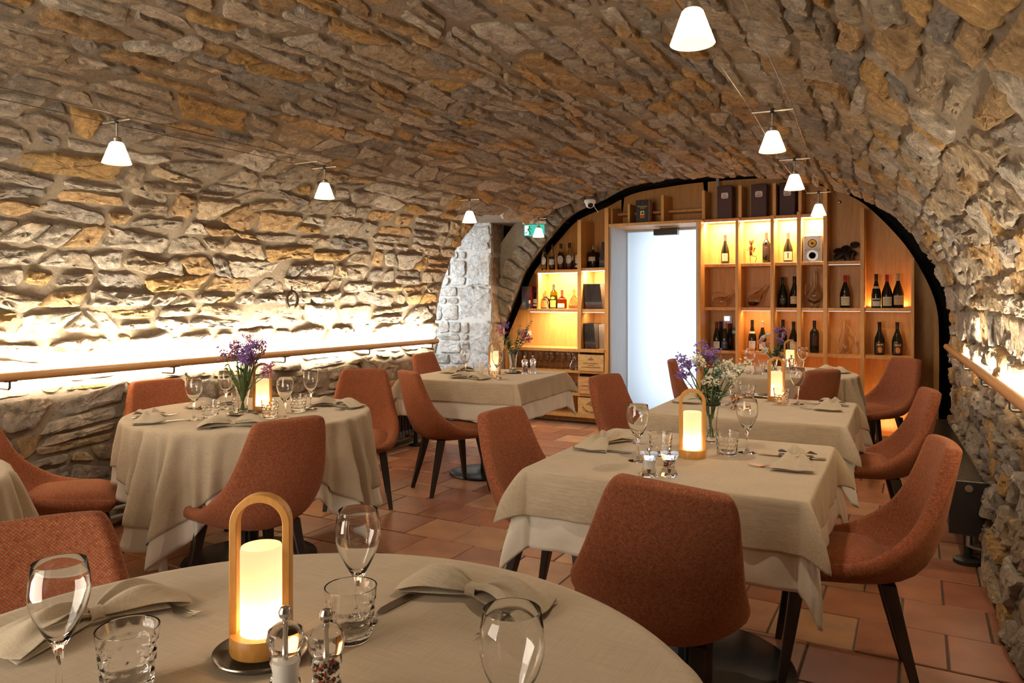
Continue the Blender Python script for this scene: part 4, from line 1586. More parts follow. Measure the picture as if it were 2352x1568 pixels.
bottle('dark wine bottle with a red capsule, alone on the middle shelf', 'burgundy', -0.605, G2, .305, .046, cap='red', lab=('cream', .07, .34, .95, None))
bottle('bottle with a neck band and scenic label, left of three on the glowing shelf', 'burgundy', -0.343, G2, .312, .042, lab=('white', .05, .28, .95, None), extra=(('cream', .57, .64, 1.2, None, 'neck_label'), ('ink', .20, .25, .8, None, 'vignette')))
bottle('wine bottle with a red capsule, middle of the three on the glowing shelf', 'burgundy', -0.254, G2, .305, .046, cap='red', lab=('cream', .06, .33, .95, None))
bottle('wine bottle with a pale beige capsule, right of the three on the glowing shelf', 'burgundy', -0.163, G2, .315, .046, cap='beige', lab=('tan', .09, .36, .95, None))
bottle('bottle with a dark wine-red capsule at the front left under the small lit screen', 'burgundy', -1.795, G3, .282, .037, 7.58, cap='wine', lab=('white', .05, .30, .95, None))
bottle('bottle with a navy and cream capsule, rear left under the small lit screen', 'burgundy', -1.775, G3, .286, .037, 7.67, cap='navy')
bottle('bottle with a pink capsule and navy label, front right under the small lit screen', 'burgundy', -1.712, G3, .276, .037, 7.57, cap='pink', lab=('navy', .05, .33, .95, None), ink='white')
bottle('bottle with a dark wine-red capsule, rear right under the small lit screen', 'burgundy', -1.682, G3, .267, .034, 7.66, cap='wine')
bottle('bottle with a neck band in the glowing second bay, behind the pink flowers', 'burgundy', -1.450, G3, .306, .039, lab=('white', .06, .32, .95, None), extra=(('cream', .56, .63, 1.2, None, 'neck_label'),))
bottle('bottle with a beige capsule in the glowing second bay, behind the white flowers', 'burgundy', -1.352, G3, .295, .038, cap='beige', lab=('white', .06, .30, .9, None))
bottle('dark bottle behind the purple statice in the third bay, lower row', 'bordeaux', -1.160, G3, .312, .037)
bottle('bottle with a white and red label above the rear lamp, lower third bay', 'burgundy', -1.062, G3, .294, .041, lab=('white', .10, .34, 1.0, None), ink='red')
bottle('dark bottle with a black, red-marked label, alone in the lower fourth bay', 'bordeaux', -0.874, G3, .307, .041, lab=('black', .22, .56, .95, None), ink='red')
for x, w in ((-0.315, 'left'), (-0.170, 'right')):
    bottle('bottle with an orange crest on black, %s of the pair at lower right' % w, 'burgundy', x, G3, .301, .046, lab=('brown', .05, .37, .9, None), ink='brown' if False else 'ink', extra=(('orange', .07, .25, .42, 'oval', 'crest'), ('gold', .285, .33, .6, None, 'gold_line')), group=RB)

CLEARB = glass('clear_bottle', (0.98, 0.99, 0.97))
COGNAC = plain('cognac', (0.16, 0.035, 0.008), 0.15, spec=0.5)
COGNAC_L = plain('light_cognac', (0.35, 0.12, 0.02), 0.15, spec=0.5)
SB = dict(name='spirit_bottle')
bottle('clear brandy bottle nearly empty, leftmost of the five on the upper left shelf', 'spirit', -3.745, L1, .298, .034, 7.58, lab=('white', .22, .52, .95, 'oval'), glassm=CLEARB, liquid=(COGNAC, .09), **SB)
bottle('clear bottle with a black and white label, second of five on the upper left shelf', 'spirit', -3.645, L1, .296, .036, 7.58, lab=('white', .21, .42, .95, None), extra=(('black', .42, .53, .95, None, 'black_label'),), glassm=CLEARB, liquid=(COGNAC, .22), **SB)
bottle('bottle full of red-brown brandy, third of the five on the upper left shelf', 'spirit', -3.535, L1, .299, .040, 7.58, lab=('white', .22, .54, 1.0, 'oval'), glassm=CLEARB, liquid=(COGNAC, .66), **SB)
bottle('clear bottle with an oval label, fourth of the five on the upper left shelf', 'spirit', -3.430, L1, .303, .040, 7.58, lab=('white', .23, .54, 1.0, 'oval'), glassm=CLEARB, liquid=(COGNAC, .34), **SB)
bottle('clear bottle with a gold neck, rightmost of the five on the upper left shelf', 'spirit', -3.322, L1, .306, .036, 7.58, cap='gold', lab=('cream', .24, .52, .95, None), extra=(('white', .08, .15, .95, None, 'lower_label'),), glassm=CLEARB, liquid=(COGNAC, .24), **SB)
bottle('large square-shouldered decanter bottle with a cream label and metal stopper', 'decanter', -3.118, L1 + .012, .25, .07, 7.52, cap='tin', lab=('cream', .30, .48, .55, None), glassm=glass('smoke_glass', (0.55, 0.53, 0.46)), liquid=(plain('dark_liquor', (0.06, 0.045, 0.03), 0.2), .26), **SB)
AMBERG = glass('amber_glass', (0.85, 0.45, 0.12)); GREENG = glass('green_glass', (0.62, 0.62, 0.16)); 
bottle('square amber bottle with an orange picture label, on the brightly lit left shelf', 'squat', -3.715, L2, .205, .056, 7.56, cap='orange', lab=('orange', .06, .46, .75, None), glassm=BOTTLE_BROWN, **SB)
bottle('tall green bottle with yellow labels, on the brightly lit left shelf', 'bordeaux', -3.615, L2, .277, .042, 7.56, cap='tin', lab=('yellow', .06, .34, .9, None), extra=(('yellow', .38, .49, .55, 'oval', 'neck_label'),), glassm=GREENG, liquid=(plain('green_liquor', (0.30, 0.24, 0.03), 0.2), .55), **SB)
bottle('round-bellied orange liqueur bottle with a red ribbon, on the brightly lit left shelf', 'squat', -3.512, L2, .212, .055, 7.56, cap='redwax', lab=('white', .06, .28, .8, None), ink='red', extra=(('red', .50, .53, 1.8, None, 'ribbon'),), glassm=AMBERG, liquid=(plain('orange_liquor', (0.45, 0.14, 0.02), 0.2), .5), **SB)
bottle('bell-shaped clear bottle of pale brandy, right end of the brightly lit left shelf', 'bell', -3.365, L2, .216, .060, 7.56, cap='gold', glassm=CLEARB, liquid=(COGNAC_L, .16), **SB)
bottle('small dark bottle with two pale labels beside the grey gift boxes', 'burgundy', -3.825, L2, .236, .034, 7.53, lab=('cream', .26, .46, 1.0, None), extra=(('cream', .12, .21, 1.0, None, 'lower_label'),), **SB)
jg = thing('jigger', 'small polished metal bar measure between the liqueur bottles', 'bar measure', (-3.650, 7.48, L2))
MB().lathe([(0, 0), (0.014, 0), (0.007, 0.030), (0.007, 0.034), (0.016, 0.083), (0.0145, 0.083), (0.005, 0.036), (0, 0.036)], 18).build('cup', M_STEEL, jg)

# gift boxes
M_BOXGREY = plain('box_grey', (0.11, 0.11, 0.12), 0.6); M_BOXRED = plain('box_red', (0.36, 0.035, 0.02), 0.6)
for z, lab, red in ((L2 + .128, 'grey gift box with a red crest, upper one of the stack by the arch', True), (L2, 'grey gift box with the letter M, lower one of the stack by the arch', False)):
    gb = thing('gift_box', lab, 'box', (-3.925, 7.55, z), 0, 'grey gift boxes')
    bevel(MB().box2(-0.065, 0.035, -0.06, 0.06, 0, 0.126).build('carton', M_BOXGREY, gb, smooth=False), 0.002, 1)
    MB().box2(0.0351, 0.066, -0.058, 0.058, 0.001, 0.125).build('red_side', M_BOXRED, gb, smooth=False)
    if red:
        cr = MB()
        for i in range(5): cr.lathe([(0.010, 0), (0.0125, 0.0006), (0.010, 0.0012)], 12, c=(0, 0, 0)) if i == 0 else None
        o = cr.lathe([(0.017, 0), (0.0195, 0.0008), (0.017, 0.0016)], 16).build('crest', CAPS['redwax'], gb); o.rotation_euler = (pi / 2, 0, 0); o.location = (-0.015, -0.0605, 0.05)
        o = MB().box((0, 0, 0), (0.012, 0.0012, 0.014)).build('crown', CAPS['redwax'], gb, (-0.015, -0.0605, 0.078), smooth=False)
    else:
        MB().box2(-0.055, -0.01, -0.0606, -0.06, 0.002, 0.085).build('grey_panel', plain('panel_grey', (0.17, 0.19, 0.18), 0.6), gb, smooth=False)
        text('lettering', 'M', 0.030, M_PAPERW, gb, (-0.033, -0.0612, 0.052), (pi / 2, 0, 0))
ms = thing('cork_jar', 'small navy jar with a pale top before the grey gift box', 'jar', (-3.872, 7.455, L2))
MB().lathe([(0, 0), (0.016, 0), (0.016, 0.06), (0, 0.06)], 16).build('body', plain('navy_jar', (0.05, 0.05, 0.10), 0.5), ms)
MB().lathe([(0, 0.06), (0.0155, 0.06), (0.0155, 0.094), (0, 0.094)], 16).build('top', plain('cork_top', (0.62, 0.50, 0.38), 0.7), ms)

# magazines
M_MAG = plain('magazine_black', (0.010, 0.010, 0.012), 0.35, spec=0.4); M_MAGE = plain('magazine_edge', (0.20, 0.20, 0.22), 0.5); M_COVER = plain('cover_taupe', (0.32, 0.25, 0.20), 0.45)


def magazine_proto(h):
    r = thing('magazine', 'x', 'magazine')
    bevel(MB().box2(-0.0054, 0.0054, -0.10, 0.11, 0, h).build('cover', M_MAG, r, smooth=False), 0.0016, 1)
    MB().box2(0.0046, 0.0058, -0.0985, 0.108, 0.002, h - 0.002).build('page_edge', M_MAGE, r, smooth=False)
    MB().box2(-0.0035, 0.0035, -0.1008, -0.10, 0.028, 0.036).build('spine_mark', INKS['red'], r, smooth=False)
    MB().box2(-0.003, 0.003, -0.1008, -0.10, 0.045, 0.075).build('spine_title', M_MAGE, r, smooth=False)
    return r


MG = magazine_proto(0.272)


def mag(x, z, lean, label, group, sc=1.0):
    o = PUT(MG, (x, 7.50, z), 0, label, group)
    o.rotation_euler = (0, lean, 0)
    return o


for i in range(16):
    mag(-3.152 + i * 0.0125, L2 + 0.002, -0.12, '%s black magazine from the left in the leaning row on the lit shelf' % ORD[i], 'black magazines on the middle left shelf')
for i in range(9):
    mag(-3.155 + i * 0.0142, L3 + 0.002, -0.10, '%s black magazine from the left in the row on the counter' % ORD[i], 'black magazines on the counter')
for i in range(5):
    mag(-2.997 + i * 0.0145, L1 + 0.014, 0.11, '%s black magazine from the left, leaning beside the square-shouldered decanter' % ORD[i], 'black magazines on the upper left shelf')
fm = thing('magazine', 'taupe magazine facing out at the end of the row on the counter', 'magazine', (-2.972, 7.47, L3 + .002), 0.0)
fm.rotation_euler = (-0.16, -0.10, 0)
MB().box2(-0.055, 0.055, 0, 0.012, 0, 0.268).build('cover', M_COVER, fm, smooth=False)
MB().lathe([(0, 0), (0.010, 0), (0.011, 0.08), (0.004, 0.13), (0.004, 0.19), (0, 0.19)], 12, c=(0, 0, 0)).build('printed_bottle', M_MAG, fm, (0.03, -0.0005, 0.05)).scale = (1, 0.06, 0.8)
MB().box2(0.03, 0.042, -0.0012, 0, 0.225, 0.25).build('red_mark', INKS['red'], fm, smooth=False)

# wine crates
CR = [('pine wine crate lettered CLOS VOUGEOT, topmost of the three', 0.5645, 0.176, M_CRATE, ['CLOS VOUGEOT', 'GRAND CRU', 'Domaine Bouchard P\u00e8re & Fils']),
      ('streaked pine wine crate lettered CORTON CHARLEMAGNE, middle of the three', 0.318, 0.184, M_CRATE2, ['CORTON CHARLEMAGNE', 'GRAND CRU', '']),
      ('pine wine crate with a crest over BOUCHARD PERE, lowest of the three', 0.094, 0.184, M_CRATE, None)]
for lab, z, h, m, lines in CR:
    c = thing('wine_crate', lab, 'crate', (-3.072, 7.345, z), 0, 'wine crates')
    fr = MB().box2(-0.15, 0.146, -0.002, 0.010, 0, h).build('front_board', m, c, smooth=False); bevel(fr, 0.001, 1)
    MB().box2(-0.15, -0.138, 0.010, 0.33, 0, h - 0.004).build('side_board', m, c, smooth=False)
    MB().box2(0.134, 0.146, 0.010, 0.33, 0, h - 0.004).build('side_board', m, c, smooth=False)
    MB().box2(-0.138, 0.134, 0.010, 0.33, 0, 0.01).build('bottom_board', m, c, smooth=False)
    brand = plain('burnt_brand', (0.10, 0.025, 0.008), 0.7)
    # crest
    cm = MB()
    cz = h * 0.73 if lines else h * 0.66
    s = 1.0 if lines else 1.5
    def ring(cx, cz, r0, r1, n=16):
        cm.add([(cx + r * cos(2 * pi * i / n), -0.0026, cz + r * sin(2 * pi * i / n)) for r in (r0, r1) for i in range(n)], [(i, (i + 1) % n, n + (i + 1) % n, n + i) for i in range(n)])
    ring(0, cz, 0.007 * s, 0.011 * s); ring(0, cz, 0.001, 0.004 * s)
    for sx in (-1, 1):
        ring(sx * 0.019 * s, cz - 0.002, 0.002 * s, 0.006 * s, 10); ring(sx * 0.030 * s, cz - 0.007 * s, 0.001, 0.005 * s, 8); ring(sx * 0.016 * s, cz + 0.009 * s, 0.001, 0.003 * s, 8)
    for k in (-1, 0, 1): ring(k * 0.006 * s, cz + 0.017 * s, 0.0, 0.003 * s, 8)
    cm.box((0, -0.0026, cz - 0.015 * s), (0.026 * s, 0.0006, 0.003 * s))
    cm.build('crest', brand, c, smooth=False)
    if lines:
        text('lettering', lines[0], 0.0235 if len(lines[0]) < 14 else 0.0185, brand, c, (0, -0.003, h * .47), (pi / 2, 0, 0))
        text('lettering', lines[1], 0.0125, brand, c, (0, -0.003, h * .345), (pi / 2, 0, 0))
        if lines[2]: text('lettering', lines[2], 0.0175, brand, c, (0, -0.003, h * .235), (pi / 2, 0, 0))
    else:
        w = 'BOUCHARD P\u00c8RE & FILS'
        for i, chh in enumerate(w):
            a = rad(-152 + 124 * i / (len(w) - 1))
            if chh != ' ':
                text('letter', chh, 0.0225, brand, c, (0.105 * cos(a), -0.003, h * .70 + 0.098 * sin(a)), (pi / 2, -(a + pi / 2), 0))
        cm2 = MB()
        for i in range(30):
            a = rad(-140 + 100 * i / 29)
            if i % 5 != 4: cm2.box((0.128 * cos(a), -0.0026, h * .70 + 0.112 * sin(a)), (0.006, 0.0006, 0.004), rot=Matrix.Rotation(-(a + pi / 2), 3, 'Y'))
        cm2.build('small_print', brand, c, smooth=False)

# stemware on the left shelves
def stem_small():
    r = thing('stored_wine_glass', 'x', 'wine glass')
    MB().lathe([(0.030, 0), (0.030, 0.002), (0.006, 0.005), (0.0035, 0.012), (0.0035, 0.075), (0.012, 0.085), (0.028, 0.11), (0.031, 0.14), (0.027, 0.178), (0.0262, 0.178), (0.030, 0.14), (0.027, 0.112), (0.010, 0.088), (0.0, 0.086)], 20).build('bowl', M_GLASS, r)
    return r


SW = stem_small()
k = 0
for x in [-4.0 + 0.068 * i for i in range(11)]:
    PUT(SW, (x, 7.46 + 0.02 * (k % 2), 0.5625), 0, '%s stored stemmed glass from the left under the counter' % ORD[k], 'stored glasses under the counter'); k += 1
k = 0
for x in (-3.50, -3.43, -3.36, -3.29):
    PUT(SW, (x, 7.45, 0.3165), 0, '%s stored stemmed glass from the left on the second shelf, behind the cloth corner' % ORD[k], 'stored glasses on the second shelf'); k += 1
dcn = thing('carafe', 'rounded glass carafe with a narrow neck beside the top wine crate', 'carafe', (-3.305, 7.40, 0.5625))
MB().lathe([(0.03, 0), (0.052, 0.03), (0.05, 0.06), (0.022, 0.095), (0.018, 0.12), (0.03, 0.16), (0.0285, 0.16), (0.0165, 0.12), (0.0205, 0.096), (0.048, 0.06), (0.05, 0.03), (0.0, 0.004)], 24).build('body', M_GLASS, dcn)

# decanters on the right shelves
def swept(pts, rs, n=16):
    return MB().tube(pts, rs, n)


d1 = thing('wine_decanter', 'reclining clear glass decanter with a handle in the first bay', 'decanter', (-1.745, 7.58, G2))
sh = [(-0.085, 0, 0.035), (-0.06, 0, 0.048), (-0.02, 0, 0.055), (0.02, 0, 0.062), (0.05, 0, 0.085), (0.085, 0, 0.118), (0.115, 0, 0.15), (0.125, 0, 0.165)]
swept(sh, [0.012, 0.040, 0.052, 0.05, 0.024, 0.012, 0.014, 0.02], 18).build('body', M_GLASS, d1)
swept([(-0.08, 0, 0.05), (-0.10, 0, 0.10), (-0.08, 0, 0.145), (-0.03, 0, 0.15), (0.0, 0, 0.135), (0.01, 0, 0.105)], 0.005, 10).build('handle', M_GLASS, d1)
d2 = thing('wine_decanter', 'tilted glass decanter holding dark red wine in the second bay', 'decanter', (-1.41, 7.58, G2))
sh = [(-0.045, 0, 0.02), (-0.035, 0, 0.045), (-0.015, 0, 0.075), (0.02, 0, 0.115), (0.05, 0, 0.155), (0.085, 0, 0.198), (0.105, 0, 0.212)]
swept(sh, [0.02, 0.052, 0.060, 0.042, 0.022, 0.015, 0.02], 20).build('body', M_GLASS, d2)
MB().lathe([(0, 0.012), (0.03, 0.016), (0.046, 0.035), (0.05, 0.055), (0, 0.055)], 22, c=(-0.030, 0, 0)).build('wine', plain('red_wine', (0.07, 0.008, 0.004), 0.1), d2)
swept([(-0.065, 0, 0.08), (-0.075, 0, 0.14), (-0.05, 0, 0.185), (0.0, 0, 0.19), (0.02, 0, 0.15)], 0.005, 10).build('handle', M_GLASS, d2)
d3 = thing('wine_decanter', 'tall footed glass decanter with a looped handle in the fourth bay', 'decanter', (-0.875, 7.58, G2))
MB().lathe([(0.045, 0), (0.043, 0.006), (0.012, 0.014), (0.010, 0.035), (0.045, 0.06), (0.072, 0.10), (0.070, 0.13), (0.045, 0.165), (0.018, 0.20), (0.012, 0.24), (0.012, 0.30), (0.018, 0.35), (0.0165, 0.35), (0.010, 0.30), (0.010, 0.24), (0.016, 0.20), (0.043, 0.165), (0.068, 0.13), (0.070, 0.10), (0.043, 0.063), (0.0, 0.05)], 24).build('body', M_GLASS, d3)
swept([(-0.06, 0, 0.09), (-0.085, 0, 0.15), (-0.075, 0, 0.215), (-0.04, 0, 0.235), (-0.014, 0, 0.215)], 0.005, 10).build('handle', M_GLASS, d3)
swept([(0.012, 0, 0.34), (0.03, 0, 0.362), (0.034, 0, 0.375)], [0.012, 0.008, 0.006], 10).build('spout', M_GLASS, d3)
d4 = thing('wine_decanter', 'pear-shaped clear glass decanter with a long curved handle in the fifth bay', 'decanter', (-0.612, 7.58, G3))
MB().lathe([(0.035, 0), (0.040, 0.008), (0.052, 0.05), (0.050, 0.10), (0.034, 0.17), (0.019, 0.22), (0.014, 0.27), (0.022, 0.325), (0.020, 0.325), (0.012, 0.27), (0.017, 0.22), (0.032, 0.17), (0.048, 0.10), (0.050, 0.05), (0.036, 0.012), (0.0, 0.01)], 24).build('body', M_GLASS, d4)
swept([(0.012, 0, 0.27), (0.05, 0, 0.25), (0.09, 0, 0.19), (0.098, 0, 0.13), (0.08, 0, 0.085), (0.05, 0, 0.07)], [0.006, 0.007, 0.009, 0.010, 0.008, 0.005], 12).build('handle', M_GLASS, d4)
swept([(-0.018, 0, 0.30), (-0.045, 0, 0.318)], [0.008, 0.006], 10).build('spout', M_GLASS, d4)

# cat figure with saxophone, loudspeaker, leaf sculpture
BRZ = plain('bronze_wire', (0.30, 0.17, 0.06), 0.3, 0.9)
ct = thing('cat_figurine', 'metal wire cat figurine playing a golden saxophone, on the second lit shelf', 'figurine', (-1.455, 7.58, G1))
MB().lathe([(0, 0.185), (0.016, 0.19), (0.021, 0.205), (0.018, 0.222), (0, 0.228)], 16).build('head', BRZ, ct)
for sx in (-1, 1): MB().add([(sx * 0.006, 0, 0.222), (sx * 0.022, 0, 0.212), (sx * 0.021, 0, 0.246), (sx * 0.013, 0.006, 0.22)], [(0, 1, 2), (0, 2, 3), (1, 2, 3), (0, 1, 3)]) if False else None
for sx in (-1, 1):
    e_ = MB(); e_.add([(sx * 0.006, -0.004, 0.220), (sx * 0.022, -0.004, 0.210), (sx * 0.021, 0, 0.246), (sx * 0.013, 0.008, 0.214)], [(0, 1, 2), (0, 2, 3), (1, 2, 3), (0, 1, 3)])
    e_.build('ear', BRZ, ct, smooth=False)
MB().tube([(0, 0, 0.19), (0.0, 0, 0.175), (-0.004, 0, 0.15), (-0.006, 0, 0.115), (-0.002, 0, 0.08)], [0.004, 0.012, 0.017, 0.012, 0.016], 12).build('torso', plain('bronze_dark', (0.16, 0.07, 0.025), 0.35, 0.8), ct)
MB().tube([(-0.014, 0, 0.165), (-0.044, -0.005, 0.135), (-0.01, -0.02, 0.122), (0.012, -0.022, 0.125)], 0.0028, 8).build('arm', BRZ, ct)
MB().tube([(0.012, 0, 0.165), (0.025, -0.012, 0.17), (0.022, -0.02, 0.155)], 0.0028, 8).build('arm', BRZ, ct)
MB().tube([(-0.008, 0, 0.08), (-0.012, -0.004, 0.04), (-0.010, 0, 0.0)], 0.0035, 8).build('leg', BRZ, ct)
MB().tube([(0.006, 0, 0.075), (0.045, -0.01, 0.07), (0.052, -0.01, 0.045), (0.036, -0.005, 0.0)], 0.0035, 8).build('leg', BRZ, ct)
MB().tube([(0.014, -0.018, 0.205), (0.022, -0.022, 0.175), (0.020, -0.024, 0.14), (0.014, -0.026, 0.115), (0.022, -0.028, 0.108), (0.032, -0.030, 0.135), (0.038, -0.032, 0.155)], [0.002, 0.003, 0.004, 0.005, 0.006, 0.008, 0.012], 12).build('saxophone', CAPS['gold'], ct)

sp = thing('loudspeaker', 'silver loudspeaker with a yellow cone in the fourth lit bay', 'loudspeaker', (-0.877, 7.57, G1), -0.03)
bx = MB().box2(-0.088, 0.088, -0.08, 0.10, 0, 0.248).build('cabinet', plain('silver_plastic', (0.36, 0.36, 0.37), 0.45, 0.3), sp, smooth=False); bevel(bx, 0.006, 2)
def disc(name, r0, r1, z, d, mat):
    o = MB().lathe([(r0, d), (r1, d), (r1, 0)], 32, caps=True).build(name, mat, sp); o.rotation_euler = (pi / 2, 0, 0); o.location = (0, -0.0801, z); return o
disc('woofer_surround', 0.0, 0.050, 0.172, 0.003, plain('silver_ring', (0.42, 0.42, 0.43), 0.35, 0.4))
disc('surround', 0.0, 0.041, 0.172, 0.005, M_BLACK)
disc('yellow_cone', 0.0, 0.034, 0.172, 0.007, plain('kevlar_yellow', (0.62, 0.38, 0.03), 0.5))
disc('dust_cap', 0.0, 0.012, 0.172, 0.012, M_BLACK)
disc('port_ring', 0.0, 0.052, 0.058, 0.003, plain('silver_ring2', (0.46, 0.46, 0.47), 0.3, 0.5))
disc('bass_port', 0.0, 0.031, 0.058, 0.0045, plain('port_black', (0.004, 0.004, 0.004), 0.9, spec=0.05))
for sx in (-1, 1):
    for z in (0.232, 0.11): 
        o = disc('screw', 0.0, 0.0045, z, 0.002, M_BLACK); o.location.x = sx * 0.062
MB().tube([(-0.07, 0.0, 0.248), (-0.06, 0.0, 0.262), (0.05, 0.0, 0.266), (0.07, 0.0, 0.248)], 0.003, 8).build('bracket', M_BRUSHED, sp)
MB().tube([(0.03, 0.06, 0.255), (0.05, 0.08, 0.29), (0.065, 0.09, 0.275), (0.06, 0.10, 0.25)], 0.0018, 6).build('wire', BRZ, sp)

lf = thing('leaf_sculpture', 'dark bronze vine leaf sculpture on a small clear stand, right of the loudspeaker', 'sculpture', (-0.595, 7.58, G1))
M_LEAFB = plain('dark_bronze', (0.035, 0.026, 0.02), 0.45, 0.5, var=0.3)
rows = []
tiltm = Matrix.Rotation(rad(-28), 3, 'X') @ Matrix.Rotation(rad(14), 3, 'Y')
for j in range(11):
    t = j / 10
    row = []
    for i in range(121):
        a = 2 * pi * i / 120
        lobe = abs(cos(2.5 * (a - pi / 2))) ** 0.7
        R = 0.062 + 0.036 * lobe + 0.005 * (abs((i * 24 / 120) % 1 - 0.5) * 2 - 0.5)
        dn = abs(((a + pi / 2 + pi) % (2 * pi)) - pi)
        if dn < 0.5: R *= 0.35 + 0.65 * dn / 0.5
        x = R * t * cos(a) * 1.05; z = R * t * sin(a) * 0.92
        vein = 0.006 * abs(cos(2.5 * (a - pi / 2))) * t
        p_ = tiltm @ Vector((x, 0.020 * t * t + vein + 0.006 * sin(a * 3) * t, z))
        row.append((p_.x - 0.02, p_.y + 0.01, max(0.004, p_.z + 0.082)))
    rows.append(row)
o = MB().grid(rows).build('leaf_blade', M_LEAFB, lf, fix=False)
m = o.modifiers.new('s', 'SOLIDIFY'); m.thickness = 0.004; finish_mods(o)
MB().tube([(0.0, 0.02, 0.06), (0.035, 0.0, 0.12), (0.075, -0.015, 0.17), (0.10, -0.02, 0.165)], [0.007, 0.006, 0.006, 0.008], 8).build('stalk', M_LEAFB, lf)
rows = []
for j in range(6):
    t = j / 5
    rows.append([(0.075 + 0.04 * t * cos(a), -0.02 + 0.012 * sin(3 * a) * t, 0.15 + 0.03 * t * sin(a)) for a in [2 * pi * i / 18 for i in range(19)]])
o = MB().grid(rows).build('small_leaf', M_LEAFB, lf, fix=False)
m = o.modifiers.new('s', 'SOLIDIFY'); m.thickness = 0.004; finish_mods(o)
MB().box2(-0.06, 0.05, -0.03, 0.04, 0, 0.004).build('stand', M_ACRYL, lf, smooth=False)
MB().tube([(0.045, -0.01, 0.004), (0.052, -0.012, 0.05), (0.065, -0.015, 0.08)], 0.003, 8).build('support_wire', M_STEEL, lf)

# boxes on top
hb = thing('gift_box', 'black gift box lettered Hennessy X.O with a red and gold picture, above the door', 'box', (-2.525, 7.46, 2.1295), 0.04)
bevel(MB().box2(-0.068, 0.068, -0.05, 0.05, 0, 0.238).build('carton', plain('box_black', (0.010, 0.010, 0.014), 0.4), hb, smooth=False), 0.002, 1)
MB().box2(0.0681, 0.074, -0.046, 0.05, 0.001, 0.236).build('gold_edge', plain('edge_pink', (0.45, 0.24, 0.16), 0.5), hb, smooth=False)
text('lettering', 'Hennessy', 0.027, M_GOLD, hb, (0, -0.0508, 0.172), (pi / 2, 0, 0))
text('lettering', 'X.O', 0.026, M_GOLD, hb, (0, -0.0508, 0.152), (pi / 2, 0, 0))
text('lettering', 'THE ORIGINAL', 0.008, M_DARKSTEEL, hb, (0, -0.0508, 0.032), (pi / 2, 0, 0))
MB().box2(-0.021, 0.021, -0.0506, -0.05, 0.052, 0.124).build('picture', LABELS['yellow'], hb, smooth=False)
MB().box2(-0.019, 0.019, -0.0512, -0.0505, 0.054, 0.082).build('picture_red', plain('pic_red', (0.5, 0.03, 0.02), 0.6), hb, smooth=False)
o = MB().lathe([(0, 0), (0.012, 0), (0.012, 0.0008), (0, 0.0008)], 14).build('picture_dark', M_INK, hb); o.rotation_euler = (pi / 2, 0, 0); o.location = (0.002, -0.0508, 0.102)
MB().tube([(-0.006, -0.0508, 0.200), (0.002, -0.0508, 0.206), (0.004, -0.0508, 0.198), (-0.002, -0.0508, 0.194)], 0.0015, 6).build('emblem', M_GOLD, hb)
M_MAROON = plain('maroon_box', (0.055, 0.010, 0.013), 0.5)
for x, h, lab in ((-1.705, .335, 'dark maroon presentation box with a white label, left of the three on top'), (-1.375, .325, 'dark maroon presentation box with a white label, middle of the three on top'), (-1.112, .318, 'dark maroon presentation box with a white label, right of three, behind a cone lamp')):
    b = thing('presentation_box', lab, 'box', (x, 7.58, 2.1355), 0.05, 'maroon presentation boxes')
    bevel(MB().box2(-0.072, 0.072, -0.06, 0.08, 0, h).build('carton', M_MAROON, b, smooth=False), 0.004, 1)
    oc = [(-0.034, 0.018), (-0.026, 0.029), (0.026, 0.029), (0.034, 0.018), (0.034, -0.018), (0.026, -0.029), (-0.026, -0.029), (-0.034, -0.018)]
    o = MB().poly_prism([(a_, c_) for a_, c_ in oc], -0.0612, -0.0602).build('paper_label', M_PAPERW, b, (0, 0, h * .70), smooth=False)
    o2 = MB().box((0, -0.0616, 0.010), (0.012, 0.0005, 0.008)).box((0, -0.0616, -0.004), (0.04, 0.0005, 0.003)).box((0, -0.0616, -0.016), (0.046, 0.0005, 0.006)).build('print', CAPS['redwax'], o, smooth=False)

# wall controls in the lower first bay
scn = thing('control_panel', 'small wall control with a glowing violet-white screen in the first bay', 'control panel', (-1.715, 7.715, 1.095))
MB().box2(-0.04, 0.045, -0.012, 0, -0.01, 0.07).build('frame', M_WHITE, scn, smooth=False)
MB().box2(-0.03, 0.02, -0.014, -0.012, 0.02, 0.062).build('screen', emit('violet_screen', (0.62, 0.55, 1.0), 5), scn, smooth=False)
sw = thing('wall_switch', 'small white switch plate right of the glowing wall control', 'switch', (-1.605, 7.715, 1.09))
MB().box2(-0.03, 0.03, -0.008, 0, 0, 0.055).build('plate', M_WHITE, sw, smooth=False)
MB().box2(-0.012, 0.012, -0.012, -0.008, 0.012, 0.042).build('rocker', M_WHITE, sw, smooth=False)
mp_ = thing('green_button_box', 'small green emergency button box behind the bottles in the first bay', 'switch', (-1.65, 7.715, 0.955))
MB().box2(-0.035, 0.035, -0.025, 0, 0, 0.09).build('housing', plain('green_box', (0.02, 0.16, 0.07), 0.5), mp_, smooth=False)
MB().box2(-0.018, 0.018, -0.027, -0.025, 0.03, 0.06).build('button', M_WHITE, mp_, smooth=False)
sl = thing('plinth_spotlight', 'small bright floor spotlight at the foot of the shelving, by the far right chair', 'spotlight', (-0.375, 7.40, 0.0))
MB().box2(-0.02, 0.06, -0.03, 0.03, 0.02, 0.05).build('housing', M_BLACK, sl, smooth=False)
MB().box2(0.0, 0.03, -0.015, 0.015, 0, 0.02).build('foot', M_BLACK, sl, smooth=False)
o = MB().lathe([(0, 0), (0.017, 0), (0.015, 0.008), (0, 0.01)], 16).build('lens', emit('spot_lens', (1, 0.86, 0.7), 45), sl, (-0.02, -0.01, 0.036)); o.rotation_euler = (0, -pi / 2 - 0.3, 0.5)
st = thing('wall_socket', 'small white socket plate on the back panel behind the eucalyptus', 'socket', (-4.02, 7.715, 0.915))
MB().box2(-0.04, 0.04, -0.01, 0, 0, 0.05).build('plate', M_WHITE, st, smooth=False)
